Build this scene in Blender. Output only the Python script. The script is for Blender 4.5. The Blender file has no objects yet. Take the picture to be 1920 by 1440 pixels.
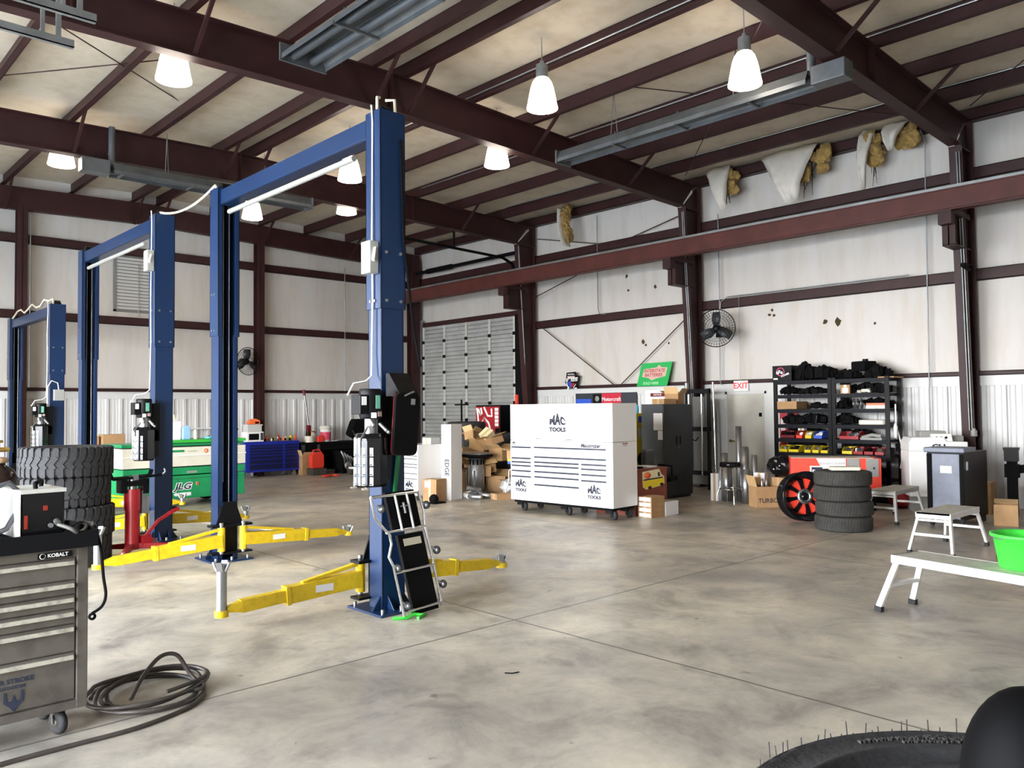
import bpy, math, random
from mathutils import Vector, Matrix, Euler
R_ = random.Random(7)
SC = bpy.context.scene
COL = SC.collection
PI = math.pi

# ---------------------------------------------------------------- camera, world, exposure
cam = bpy.data.cameras.new('camera'); cam_o = bpy.data.objects.new('camera', cam); COL.objects.link(cam_o)
cam.sensor_width = 36.0; cam.lens = 28.35; cam.clip_end = 200
cam_o.matrix_world = Matrix(((0.7267485, -0.0149880, -0.6867401, 0.0),
                             (-0.6868459, -0.0288187, -0.7262315, 0.0),
                             (-0.0089062, 0.9994723, -0.0312384, 1.72),
                             (0, 0, 0, 1)))
SC.camera = cam_o
w = bpy.data.worlds.new('sky'); SC.world = w; w.use_nodes = True
_n = w.node_tree.nodes; _l = w.node_tree.links
_bg = _n['Background']; _tc = _n.new('ShaderNodeTexCoord'); _sp = _n.new('ShaderNodeSeparateXYZ'); _cr = _n.new('ShaderNodeValToRGB')
_l.new(_tc.outputs['Generated'], _sp.inputs[0]); _l.new(_sp.outputs['Z'], _cr.inputs[0]); _l.new(_cr.outputs[0], _bg.inputs[0])
_cr.color_ramp.elements[0].position = 0.0; _cr.color_ramp.elements[0].color = (1.0, 0.985, 0.97, 1)
_cr.color_ramp.elements[1].position = 0.6; _cr.color_ramp.elements[1].color = (0.62, 0.76, 1.0, 1)
_bg.inputs[1].default_value = 34.0
SC.view_settings.view_transform = 'Standard'; SC.view_settings.look = 'None'
SC.view_settings.gamma = 1.0; SC.view_settings.use_curve_mapping = False
SC.view_settings.exposure = 0.50
SC.cycles.max_bounces = 8; SC.cycles.diffuse_bounces = 5; SC.cycles.glossy_bounces = 3; SC.cycles.transmission_bounces = 4
SC.cycles.sample_clamp_indirect = 6.0
SC.cycles.use_denoising = True
# daylight enters through the open overhead doors: one portal in each opening
def portal(name, c, rot, sx, sy):
    l = bpy.data.lights.new(name, 'AREA'); l.shape = 'RECTANGLE'; l.size = sx; l.size_y = sy
    l.cycles.is_portal = True
    o = bpy.data.objects.new(name, l); COL.objects.link(o); o.location = c; o.rotation_euler = rot
for yc in (3.0, 8.3, 13.6):
    portal('door_portal', (-4.50, yc, 2.15), (0, -PI/2, 0), 4.3, 4.2)

# ---------------------------------------------------------------- materials
def M(name, col, rough=0.6, metal=0.0, var=0.0, scale=4.0, bump=0.0, bscale=None, emit=0.0, spec=None, dirt=None, stretch=None, alpha=None):
    m = bpy.data.materials.new(name); m.use_nodes = True
    nt = m.node_tree; b = nt.nodes['Principled BSDF']
    c = (col[0], col[1], col[2], 1)
    b.inputs['Base Color'].default_value = c; b.inputs['Roughness'].default_value = rough; b.inputs['Metallic'].default_value = metal
    if spec is not None: b.inputs['Specular IOR Level'].default_value = spec
    if emit: b.inputs['Emission Color'].default_value = c; b.inputs['Emission Strength'].default_value = emit
    tc = nt.nodes.new('ShaderNodeTexCoord'); vec = tc.outputs['Object']
    if stretch:
        mp = nt.nodes.new('ShaderNodeMapping'); mp.inputs['Scale'].default_value = stretch
        nt.links.new(vec, mp.inputs[0]); vec = mp.outputs[0]
    if var or dirt:
        n = nt.nodes.new('ShaderNodeTexNoise'); n.inputs['Scale'].default_value = scale; n.inputs['Detail'].default_value = 6
        n.inputs['Roughness'].default_value = 0.6
        nt.links.new(vec, n.inputs['Vector'])
        r = nt.nodes.new('ShaderNodeValToRGB'); nt.links.new(n.outputs['Fac'], r.inputs[0])
        e = r.color_ramp.elements
        if dirt:
            e[0].position = 0.3; e[0].color = (*dirt, 1); e[1].position = 0.55; e[1].color = c
        else:
            e[0].position = 0.3; e[0].color = tuple(x*(1-var) for x in col)+(1,); e[1].position = 0.7; e[1].color = tuple(min(1, x*(1+var*0.6)) for x in col)+(1,)
        nt.links.new(r.outputs[0], b.inputs['Base Color'])
    if bump:
        n2 = nt.nodes.new('ShaderNodeTexNoise'); n2.inputs['Scale'].default_value = bscale or scale; n2.inputs['Detail'].default_value = 4
        nt.links.new(vec, n2.inputs['Vector'])
        bp = nt.nodes.new('ShaderNodeBump'); bp.inputs['Strength'].default_value = bump; bp.inputs['Distance'].default_value = 0.02
        nt.links.new(n2.outputs['Fac'], bp.inputs['Height']); nt.links.new(bp.outputs[0], b.inputs['Normal'])
    return m

def floor_material():
    m = bpy.data.materials.new('concrete_floor'); m.use_nodes = True
    nt = m.node_tree; N = nt.nodes; L = nt.links; b = N['Principled BSDF']
    tc = N.new('ShaderNodeTexCoord')
    def noise(sc, det=6, ro=0.6, dist=0.0, st=None):
        n = N.new('ShaderNodeTexNoise'); n.inputs['Scale'].default_value = sc; n.inputs['Detail'].default_value = det
        n.inputs['Roughness'].default_value = ro; n.inputs['Distortion'].default_value = dist
        src = tc.outputs['Object']
        if st:
            mp = N.new('ShaderNodeMapping'); mp.inputs['Scale'].default_value = st[:3]; mp.inputs['Location'].default_value = st[3:]
            L.new(src, mp.inputs[0]); src = mp.outputs[0]
        L.new(src, n.inputs['Vector']); return n.outputs['Fac']
    def ramp(f, pts):
        r = N.new('ShaderNodeValToRGB'); L.new(f, r.inputs[0]); e = r.color_ramp.elements
        for i, (p, c) in enumerate(pts):
            if i > 1: x = e.new(p)
            else: x = e[i]; x.position = p
            x.color = (*c, 1)
        return r.outputs[0]
    def mix(mode, fac, a, c):
        x = N.new('ShaderNodeMix'); x.data_type = 'RGBA'; x.blend_type = mode
        if isinstance(fac, float): x.inputs[0].default_value = fac
        else: L.new(fac, x.inputs[0])
        L.new(a, x.inputs[6])
        if isinstance(c, tuple): x.inputs[7].default_value = (*c, 1)
        else: L.new(c, x.inputs[7])
        return x.outputs[2]
    base = ramp(noise(0.38, 8, 0.62, 0.3), [(0.30, (0.27, 0.25, 0.215)), (0.5, (0.44, 0.40, 0.325)), (0.68, (0.58, 0.525, 0.41))])
    mott = ramp(noise(1.5, 9, 0.72, 0.5), [(0.36, (0.58, 0.57, 0.57)), (0.50, (0.92, 0.91, 0.89)), (0.64, (1.18, 1.16, 1.10))])
    c = mix('MULTIPLY', 0.9, base, mott)
    fine = ramp(noise(9.0, 8, 0.75, 0.5), [(0.3, (0.8, 0.8, 0.8)), (0.7, (1.1, 1.1, 1.1))])
    c = mix('MULTIPLY', 0.5, c, fine)
    st = ramp(noise(1.9, 6, 0.6, 0.5, (1, 1, 1, 3.1, 1.7, 0)), [(0.58, (0, 0, 0)), (0.72, (0.62, 0.62, 0.62))])
    c = mix('MIX', st, c, (0.13, 0.115, 0.095))
    spots = ramp(noise(7.5, 3, 0.5, 0.4, (1, 1, 1, 9.1, 4.7, 0)), [(0.70, (0, 0, 0)), (0.76, (0.7, 0.7, 0.7))])
    c = mix('MIX', spots, c, (0.12, 0.105, 0.09))
    # saw-cut control joints on the bay lines
    sp = N.new('ShaderNodeSeparateXYZ'); L.new(tc.outputs['Object'], sp.inputs[0])
    wob = noise(1.3, 3, 0.5)
    def line(axis, pos):
        a = N.new('ShaderNodeMath'); a.operation = 'SUBTRACT'; L.new(sp.outputs[axis], a.inputs[0]); a.inputs[1].default_value = pos
        w_ = N.new('ShaderNodeMath'); w_.operation = 'MULTIPLY_ADD'; L.new(wob, w_.inputs[0]); w_.inputs[1].default_value = 0.03; L.new(a.outputs[0], w_.inputs[2])
        s = N.new('ShaderNodeMath'); s.operation = 'ABSOLUTE'; L.new(w_.outputs[0], s.inputs[0])
        d = N.new('ShaderNodeMath'); d.operation = 'LESS_THAN'; L.new(s.outputs[0], d.inputs[0]); d.inputs[1].default_value = 0.009
        return d.outputs[0]
    acc = None
    for ax, ps in (('X', (0.3, 4.58, 8.9, 13.1)), ('Y', (-0.5, 4.84, 10.1, 15.4))):
        for p_ in ps:
            o = line(ax, p_)
            if acc is None: acc = o
            else:
                mx = N.new('ShaderNodeMath'); mx.operation = 'MAXIMUM'; L.new(acc, mx.inputs[0]); L.new(o, mx.inputs[1]); acc = mx.outputs[0]
    c = mix('MIX', acc, c, (0.10, 0.09, 0.075))
    L.new(c, b.inputs['Base Color'])
    rr = ramp(noise(1.1, 6, 0.6, 0.8, (1, 1, 1, 5.0, 2.0, 0)), [(0.3, (0.30,)*3), (0.7, (0.52,)*3)])
    L.new(rr, b.inputs['Roughness'])
    bp = N.new('ShaderNodeBump'); bp.inputs['Strength'].default_value = 0.08; bp.inputs['Distance'].default_value = 0.01
    L.new(noise(14, 5), bp.inputs['Height']); L.new(bp.outputs[0], b.inputs['Normal'])
    return m

def insulation_material(name, col, warm):
    # vinyl faced blanket with soft vertical seams, drips and pin holes
    m = bpy.data.materials.new(name); m.use_nodes = True
    nt = m.node_tree; N = nt.nodes; L = nt.links; b = N['Principled BSDF']; b.inputs['Roughness'].default_value = 0.42
    tc = N.new('ShaderNodeTexCoord')
    mp = N.new('ShaderNodeMapping'); mp.inputs['Scale'].default_value = (1.3, 1.3, 0.22); L.new(tc.outputs['Object'], mp.inputs[0])
    n = N.new('ShaderNodeTexNoise'); n.inputs['Scale'].default_value = 2.0; n.inputs['Detail'].default_value = 7; n.inputs['Roughness'].default_value = 0.65; L.new(mp.outputs[0], n.inputs['Vector'])
    r = N.new('ShaderNodeValToRGB'); L.new(n.outputs['Fac'], r.inputs[0]); e = r.color_ramp.elements
    e[0].position = 0.28; e[0].color = tuple(x*y for x, y in zip(col, warm))+(1,); e[1].position = 0.55; e[1].color = (*col, 1)
    L.new(r.outputs[0], b.inputs['Base Color'])
    n2 = N.new('ShaderNodeTexNoise'); n2.inputs['Scale'].default_value = 1.6; n2.inputs['Detail'].default_value = 3; L.new(tc.outputs['Object'], n2.inputs['Vector'])
    bp = N.new('ShaderNodeBump'); bp.inputs['Strength'].default_value = 0.35; bp.inputs['Distance'].default_value = 0.06
    L.new(n2.outputs['Fac'], bp.inputs['Height']); L.new(bp.outputs[0], b.inputs['Normal'])
    return m

FLOOR = floor_material()
WALL = insulation_material('white_vinyl_facing', (0.575, 0.55, 0.515), (0.88, 0.84, 0.77))
CEIL = insulation_material('roof_vinyl_facing', (0.64, 0.56, 0.44), (0.80, 0.76, 0.70))
LINER = M('white_ribbed_steel', (0.62, 0.625, 0.62), 0.35, 0.0, var=0.12, scale=2.5, stretch=(1, 1, 0.3))
MAROON = M('maroon_primer', (0.034, 0.0105, 0.0105), 0.5, var=0.3, scale=3.0, spec=.3)
MAROON2 = M('maroon_primer_bright', (0.080, 0.021, 0.016), 0.5, var=0.3, scale=2.0, spec=.3)
BLUE = M('blue_enamel', (0.0045, 0.022, 0.072), 0.33, var=0.12, scale=2.0)
BLACKP = M('black_paint', (0.0045, 0.0045, 0.005), 0.45, spec=.15)
BLACKM = M('matte_black', (0.0035, 0.0035, 0.004), 0.8, spec=.12)
YEL = M('yellow_enamel', (0.72, 0.50, 0.010), 0.35, dirt=(0.58, 0.38, 0.01), scale=16.0)
STEEL = M('zinc_steel', (0.40, 0.41, 0.42), 0.38, 0.9, var=0.15, scale=10)
CHROME = M('chrome', (0.75, 0.76, 0.78), 0.12, 1.0)
GALV = M('galvanised', (0.30, 0.32, 0.32), 0.42, 0.75, var=0.25, scale=3)
ALU = M('white_aluminium', (0.74, 0.74, 0.72), 0.35, 0.25, var=0.12, scale=12)
RUB = M('rubber', (0.018, 0.018, 0.019), 0.72, var=0.35, scale=9, bump=0.2, bscale=60)
RUBD = M('dusty_rubber', (0.036, 0.035, 0.031), 0.85, var=0.4, scale=6, bump=0.3, bscale=50)
CARD = M('cardboard', (0.42, 0.25, 0.115), 0.8, var=0.15, scale=5)
CARDL = M('cardboard_inside', (0.62, 0.42, 0.20), 0.8, var=0.1, scale=5)
WHITE = M('white_gloss', (0.86, 0.86, 0.84), 0.22)
WPAPER = M('paper', (0.80, 0.80, 0.80), 0.7)
INK = M('ink', (0.012, 0.016, 0.035), 0.5)
RED = M('red_paint', (0.33, 0.008, 0.014), 0.35, var=0.15, scale=6)
REDB = M('bright_red', (0.80, 0.055, 0.03), 0.4)
DRED = M('dark_red', (0.14, 0.006, 0.014), 0.35)
GREEN = M('green_enamel', (0.006, 0.26, 0.085), 0.35, var=0.15, scale=5)
LIME = M('lime_plastic', (0.05, 0.62, 0.05), 0.4, var=0.15, scale=9)
CREAM = M('cream_enamel', (0.70, 0.68, 0.56), 0.4, var=0.08)
GREYD = M('dark_grey_enamel', (0.050, 0.056, 0.062), 0.4, var=0.15, scale=3)
SLATE = M('slate_blue_grey', (0.13, 0.15, 0.20), 0.45, var=0.3, scale=3.5)
TAUPE = M('taupe_enamel', (0.082, 0.072, 0.058), 0.42, dirt=(0.045, 0.038, 0.030), scale=6)
NAVY = M('navy_cabinet', (0.008, 0.022, 0.30), 0.35)
NAVYD = M('dark_navy', (0.004, 0.008, 0.06), 0.4)
WOOD = M('mahogany_laminate', (0.22, 0.055, 0.030), 0.4, var=0.2, scale=3, stretch=(1, 1, 5))
ORANGE = M('orange', (0.85, 0.16, 0.04), 0.45)
TEALT = M('teal_label', (0.16, 0.45, 0.33), 0.5)
HEAT = M('heater_steel', (0.13, 0.14, 0.145), 0.45, 0.6, var=0.3, scale=3)
GLOW = M('lamp_bowl_glow', (1.0, 0.88, 0.75), 0.4, emit=10.0)
BRASS = M('brass', (0.55, 0.36, 0.10), 0.3, 0.9)
BATT = M('fibreglass_batt', (0.30, 0.19, 0.055), 0.95, var=0.5, scale=14, bump=0.8, bscale=30)
BLKSHINE = M('gloss_black', (0.005, 0.005, 0.006), 0.12, spec=.3)
GREYC = M('grey_plastic', (0.28, 0.28, 0.26), 0.5)
DOORG = M('grey_door_steel', (0.33, 0.335, 0.32), 0.45, var=0.2, scale=2)
CLEAR = M('translucent_plastic', (0.55, 0.57, 0.55), 0.3)
MAG = M('yellow_plastic', (0.80, 0.62, 0.02), 0.4)
BLUEP = M('blue_plastic', (0.03, 0.10, 0.55), 0.4)
HOSE = M('hose_rubber', (0.045, 0.036, 0.030), 0.5, var=0.3, scale=20)

# ---------------------------------------------------------------- mesh helpers
class B:
    def __init__(s): s.v = []; s.f = []; s.m = []; s.s = []; s.T = None
    def add(s, vs, fs, m=0, sm=False):
        o = len(s.v)
        if s.T is not None: vs = [s.T @ Vector(v) for v in vs]
        s.v += [tuple(v) for v in vs]
        for f in fs: s.f.append(tuple(i+o for i in f)); s.m.append(m); s.s.append(sm)
        return s
    def box(s, x0, y0, z0, x1, y1, z1, m=0):
        v = [(x, y, z) for z in (z0, z1) for y in (y0, y1) for x in (x0, x1)]
        return s.add(v, [(0, 2, 3, 1), (4, 5, 7, 6), (0, 1, 5, 4), (2, 6, 7, 3), (0, 4, 6, 2), (1, 3, 7, 5)], m)
    def obox(s, c, sz, rot=(0, 0, 0), m=0):
        q = Euler(rot).to_matrix(); c = Vector(c); h = [k/2 for k in sz]
        v = [c + q @ Vector((a*h[0], b*h[1], d*h[2])) for d in (-1, 1) for b in (-1, 1) for a in (-1, 1)]
        return s.add(v, [(0, 2, 3, 1), (4, 5, 7, 6), (0, 1, 5, 4), (2, 6, 7, 3), (0, 4, 6, 2), (1, 3, 7, 5)], m)
    def bar(s, p, q, wd, ht, m=0, up=(0, 0, 1), w2=None, h2=None):
        p = Vector(p); q = Vector(q); d = (q-p).normalized(); u = Vector(up)
        if abs(d.dot(u)) > 0.98: u = Vector((0, 1, 0))
        x = d.cross(u).normalized(); u = x.cross(d)
        v = []
        for c, a, b in ((p, wd, ht), (q, w2 or wd, h2 or ht)):
            v += [c - x*a/2 - u*b/2, c + x*a/2 - u*b/2, c + x*a/2 + u*b/2, c - x*a/2 + u*b/2]
        return s.add(v, [(0, 3, 2, 1), (4, 5, 6, 7), (0, 1, 5, 4), (1, 2, 6, 5), (2, 3, 7, 6), (3, 0, 4, 7)], m)
    def tube(s, pts, r, n=8, m=0, r2=None, caps=True, closed=False):
        P = [Vector(p) for p in pts]; k = len(P); v = []; f = []
        T = []
        for i in range(k):
            a = P[i-1] if (i or closed) else P[i]; b = P[(i+1) % k] if (i < k-1 or closed) else P[i]
            T.append((b-a).normalized())
        u = Vector((0, 0, 1)) if abs(T[0].z) < 0.9 else Vector((1, 0, 0))
        for i in range(k):
            x = T[i].cross(u)
            if x.length < 1e-5: x = T[i].cross(Vector((0.3, 1, 0.2)))
            x.normalize(); u = x.cross(T[i]).normalized()
            rr = r if r2 is None else r + (r2-r)*i/(k-1)
            for j in range(n):
                a = 2*PI*j/n; v.append(P[i] + (x*math.cos(a) + u*math.sin(a))*rr)
        for i in range(k if closed else k-1):
            i2 = (i+1) % k
            for j in range(n): f.append((i*n+j, i*n+(j+1) % n, i2*n+(j+1) % n, i2*n+j))
        s.add(v, f, m, True)
        if caps and not closed:
            s.add([v[j] for j in range(n)][::-1], [tuple(range(n))], m); s.add([v[(k-1)*n+j] for j in range(n)], [tuple(range(n))], m)
        return s
    def hose(s, pts, r, n=8, m=0, k=6):
        P = [Vector(p) for p in pts]; out = []
        for i in range(len(P)-1):
            a = P[max(i-1, 0)]; b = P[i]; c = P[i+1]; d = P[min(i+2, len(P)-1)]
            for j in range(k):
                t = j/k; out.append(.5*((2*b)+(c-a)*t+(2*a-5*b+4*c-d)*t*t+(3*b-a-3*c+d)*t**3))
        out.append(P[-1]); return s.tube(out, r, n, m)
    def cyl(s, p, q, r, n=16, m=0, r2=None): return s.tube([p, q], r, n, m, r2)
    def lathe(s, prof, c=(0, 0, 0), axis=(0, 0, 1), n=24, m=0, sm=True, a0=0, a1=2*PI):
        ax = Vector(axis).normalized(); u = Vector((1, 0, 0)) if abs(ax.x) < 0.9 else Vector((0, 1, 0))
        x = ax.cross(u).normalized(); y = ax.cross(x).normalized(); c = Vector(c)
        full = abs(a1-a0-2*PI) < 1e-6; nn = n if full else n+1
        v = [c + ax*h + (x*math.cos(a0+(a1-a0)*j/n) + y*math.sin(a0+(a1-a0)*j/n))*r for r, h in prof for j in range(nn)]
        f = [(i*nn+j, i*nn+(j+1) % nn, (i+1)*nn+(j+1) % nn, (i+1)*nn+j) for i in range(len(prof)-1) for j in range(nn if full else n)]
        return s.add(v, f, m, sm)
    def prism(s, poly, axis, a, b, m=0):
        def P(p, t):
            return {'x': (t, p[0], p[1]), 'y': (p[0], t, p[1]), 'z': (p[0], p[1], t)}[axis]
        k = len(poly); v = [P(p, a) for p in poly] + [P(p, b) for p in poly]
        f = [tuple(range(k)), tuple(range(2*k-1, k-1, -1))] + [(i, i+k, (i+1) % k+k, (i+1) % k) for i in range(k)]
        return s.add(v, f, m)
    def ball(s, c, r, n=12, m=0, jit=0.0, rnd=R_):
        c = Vector(c); r = (r, r, r) if not isinstance(r, (tuple, list)) else r
        v = []; f = []; h = n//2
        for i in range(h+1):
            t = PI*i/h
            for j in range(n):
                a = 2*PI*j/n; k = 1 + (rnd.uniform(-jit, jit) if jit and 0 < i < h else 0)
                v.append(c + Vector((r[0]*math.sin(t)*math.cos(a)*k, r[1]*math.sin(t)*math.sin(a)*k, r[2]*math.cos(t)*k)))
        for i in range(h):
            for j in range(n): f.append((i*n+j, (i+1)*n+j, (i+1)*n+(j+1) % n, i*n+(j+1) % n))
        return s.add(v, f, m, jit == 0)
    def grid(s, rows, m=0, sm=True):
        k = len(rows[0]); v = [p for r in rows for p in r]
        return s.add(v, [(i*k+j, i*k+j+1, (i+1)*k+j+1, (i+1)*k+j) for i in range(len(rows)-1) for j in range(k-1)], m, sm)

def obj(name, b, mats, parent=None, bevel=0, loc=None, rz=0.0, rot=None, solid=0, **kw):
    me = bpy.data.meshes.new(name); me.from_pydata(b.v, [], b.f); me.update()
    for mt in (mats if isinstance(mats, (list, tuple)) else [mats]): me.materials.append(mt)
    me.polygons.foreach_set('material_index', b.m); me.polygons.foreach_set('use_smooth', b.s)
    o = bpy.data.objects.new(name, me); COL.objects.link(o)
    if parent is not None: o.parent = parent
    if loc: o.location = loc
    if rz: o.rotation_euler = (0, 0, rz)
    if rot: o.rotation_euler = rot
    if solid:
        md = o.modifiers.new('solid', 'SOLIDIFY'); md.thickness = solid; md.offset = 0
    if bevel:
        md = o.modifiers.new('bevel', 'BEVEL'); md.width = bevel; md.segments = 2; md.limit_method = 'ANGLE'; md.angle_limit = 0.9
    tag(o, **kw)
    return o
def tag(o, label=None, cat=None, group=None, kind=None):
    if label: o['label'] = label
    if cat: o['category'] = cat
    if group: o['group'] = group
    if kind: o['kind'] = kind
def thing(name, label, cat, loc=(0, 0, 0), rz=0.0, group=None, rot=None):
    o = bpy.data.objects.new(name, None); COL.objects.link(o); o.empty_display_size = 0.1
    o.location = loc; o.rotation_euler = rot or (0, 0, rz); tag(o, label, cat, group)
    return o
def kids(o): return [c for c in COL.objects if c.parent == o]
def dup(root, loc, rz=0.0, label=None, group=None):
    def cp(o, par):
        c = o.copy(); COL.objects.link(c)
        if par is not None: c.parent = par
        for k in kids(o): cp(k, c)
        return c
    r = cp(root, None); r.location = loc; r.rotation_euler = (0, 0, rz)
    if label: r['label'] = label
    if group: r['group'] = group
    return r
def struct(name, b, mat, label, cat=None, bevel=0, parent=None, **k):
    return obj(name, b, mat, parent, bevel, label=label, cat=cat, kind='structure', **k)
FX = (PI/2, 0, -PI/2)   # lettering read from -X
FY = (PI/2, 0, 0)       # lettering read from -Y
def text(parent, s, size, loc, rot=FY, mat=INK, ext=0.0008, bold=0.0, shear=0.0, name='lettering', fn=None, sx=1.0, space=1.0, align='CENTER'):
    cu = bpy.data.curves.new(name, 'FONT'); cu.body = s; cu.size = size; cu.extrude = ext; cu.offset = bold; cu.shear = shear
    cu.align_x = align; cu.align_y = 'CENTER'; cu.resolution_u = 3; cu.space_character = space
    t = bpy.data.objects.new('tmp', cu); COL.objects.link(t); bpy.context.view_layer.update()
    me = bpy.data.meshes.new_from_object(t); bpy.data.objects.remove(t); bpy.data.curves.remove(cu)
    for v in me.vertices:
        v.co.x *= sx
        if fn: v.co.x, v.co.y = fn(v.co.x, v.co.y)
    me.materials.clear(); me.materials.append(mat); me.name = name
    o = bpy.data.objects.new(name, me); COL.objects.link(o); o.location = loc; o.rotation_euler = rot
    if parent is not None: o.parent = parent
    return o

# ---------------------------------------------------------------- building shell
XR, YB, XL, YF = 15.32, 20.55, -4.50, -5.6
def zt(x): return 6.83 - 0.030*abs(x-7.0)          # purlin seat height
struct('floor', B().box(XL-0.2, YF-0.2, -0.2, XR+0.2, YB+0.2, 0), FLOOR, 'worn grey concrete slab with saw-cut joints and stains', 'floor')
b = B().box(-40, -45, -0.25, XL-0.2, 60, -0.02); b.box(XL-0.2, -45, -0.25, 60, YF-0.2, -0.02)
struct('ground', b, M('pale_apron', (0.55, 0.53, 0.49), 0.8, var=0.1), 'pale concrete apron outside the open bay doors', 'ground')
# ceiling: vinyl faced roof, thin sheet above the purlins
b = B()
for xa, xb in ((XL-0.2, 7.0), (7.0, XR+0.2)):
    b.add([(xa, YF-0.2, zt(xa)+.27), (xb, YF-0.2, zt(xb)+.27), (xb, YB+.2, zt(xb)+.27), (xa, YB+.2, zt(xa)+.27),
           (xa, YF-0.2, zt(xa)+.36), (xb, YF-0.2, zt(xb)+.36), (xb, YB+.2, zt(xb)+.36), (xa, YB+.2, zt(xa)+.36)],
          [(0, 1, 2, 3), (7, 6, 5, 4), (0, 4, 5, 1), (3, 2, 6, 7), (0, 3, 7, 4), (1, 5, 6, 2)])
struct('ceiling', b, CEIL, 'cream vinyl insulation facing under the roof deck', 'ceiling')
# right wall with overhead door and exit door openings
b = B()
b.box(XR, YF, 0, XR+.12, 8.50, 7.2); b.box(XR, 8.50, 2.05, XR+.12, 9.48, 7.2); b.box(XR, 9.48, 0, XR+.12, 15.82, 7.2)
b.box(XR, 15.82, 4.28, XR+.12, 20.05, 7.2); b.box(XR, 20.05, 0, XR+.12, YB, 7.2)
struct('wall_right', b, WALL, 'white insulated wall behind the shelves and exit door', 'wall')
struct('wall_back', B().box(XL, YB, 0, XR+.12, YB+.12, 7.3), WALL, 'long insulated end wall behind the vehicle lifts', 'wall')
b = B(); edges = [(.9, 5.1), (6.2, 10.4), (11.5, 15.7)]; y0 = YF
for a, c in edges: b.box(XL-.12, y0, 0, XL, a, 7.2); b.box(XL-.12, a, 4.3, XL, c, 7.2); y0 = c
b.box(XL-.12, y0, 0, XL, YB, 7.2)
struct('wall_left', b, WALL, 'wall with the row of open overhead bay doors', 'wall')
struct('wall_front', B().box(XL-.12, YF-.12, 0, 8.5, YF, 7.3).box(8.5, YF-.12, 0, XR+.12, YF, 7.3), WALL, 'front wall behind the viewer ', 'wall')

# ribbed liner panels below 2.2 m
def rib_profile(L0, L1, pitch=0.305):
    pts = []; t = L0
    while t < L1 - 0.01:
        e = min(t+pitch, L1)
        pts += [(t, .030), (min(t+.03, e), .030), (min(t+.05, e), 0), (min(t+.13, e), 0), (min(t+.14, e), .006), (min(t+.155, e), 0), (min(t+.21, e), 0), (min(t+.22, e), .006), (min(t+.235, e), 0), (max(e-.05, t), 0), (max(e-.03, t), .030)]
        t += pitch
    pts.append((L1, .030)); out = []
    for p in pts:
        if not out or p[0] > out[-1][0]+1e-4: out.append(p)
    return out
def liner_y(y0, y1, z1=2.06):   # on the right wall
    b = B(); pr = rib_profile(y0, y1); X = XR-0.012
    b.grid([[(X-d, y, 0.0) for y, d in pr], [(X-d, y, z1) for y, d in pr]], sm=False); return b
b = B()
for a, c in ((YF, 8.30), (9.66, 15.6), (20.1, YB-.05)):
    q = liner_y(a, c); b.add(q.v, q.f)
struct('trim_1', b, LINER, 'white ribbed steel liner low on the wall by the shelves', 'wall liner')
b = B(); pr = rib_profile(XL, XR-.05); Y = YB-.012
b.grid([[(x, Y-d, 0.0) for x, d in pr], [(x, Y-d, 2.06) for x, d in pr]], sm=False)
struct('trim_2', b, LINER, 'white ribbed steel liner low on the end wall', 'wall liner')
b = B()
for a, c in ((YF, 15.62), (20.1, YB)): b.box(XR-.055, a, 2.05, XR-.01, c, 2.21); b.box(XR-.075, a, 2.205, XR-.01, c, 2.222)
b.box(XR-.05, 8.30, 0, XR-.01, 8.50, 2.05); b.box(XR-.05, 9.48, 0, XR-.01, 9.66, 2.05)
struct('trim_3', b, M('trim_white', (0.62, 0.63, 0.62), 0.4), 'flat white cap band above the liner and around the exit door', 'trim')
struct('trim_4', B().box(XL, YB-.055, 2.05, XR, YB-.01, 2.21).box(XL, YB-.075, 2.205, XR, YB-.01, 2.222), bpy.data.materials['trim_white'], 'flat white cap band above the end wall liner', 'trim')

# girts: C sections on the walls
def cee_y(x, y0, y1, z0, z1, d):
    return B().box(x-d, y0, z0, x-d+.01, y1, z1).box(x-d, y0, z1-.012, x, y1, z1).box(x-d, y0, z0, x, y1, z0+.012)
def cee_x(y, x0, x1, z0, z1, d):
    return B().box(x0, y-d, z0, x1, y-d+.01, z1).box(x0, y-d, z1-.012, x1, y, z1).box(x0, y-d, z0, x1, y, z0+.012)
for z0, z1, segs, nm in ((3.85, 4.05, ((YF, 15.15),), 'middle'), (2.222, 2.30, ((YF, 15.15),), 'low'), (5.60, 5.80, ((YF, 20.4),), 'upper'), (6.60, 6.80, ((YF, 20.4),), 'eave')):
    for a, c in segs:
        struct('wall_girt', cee_y(XR, a, c, z0, z1, .11 if nm != 'eave' else .2), MAROON, 'maroon steel %s girt along the wall with the exit door' % nm, 'girt')
for z0, z1, nm in ((3.83, 4.02, 'middle'), (2.222, 2.30, 'low'), (5.52, 5.72, 'upper')):
    struct('wall_girt', cee_x(YB, XL, XR-.1, z0, z1, .11), MAROON, 'maroon steel %s girt along the end wall' % nm, 'girt')
# door header angle over the roll door
struct('door_header', B().box(XR-.10, 15.6, 4.28, XR, 20.15, 4.42), MAROON, 'maroon header over the ribbed overhead door', 'door header')

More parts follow.
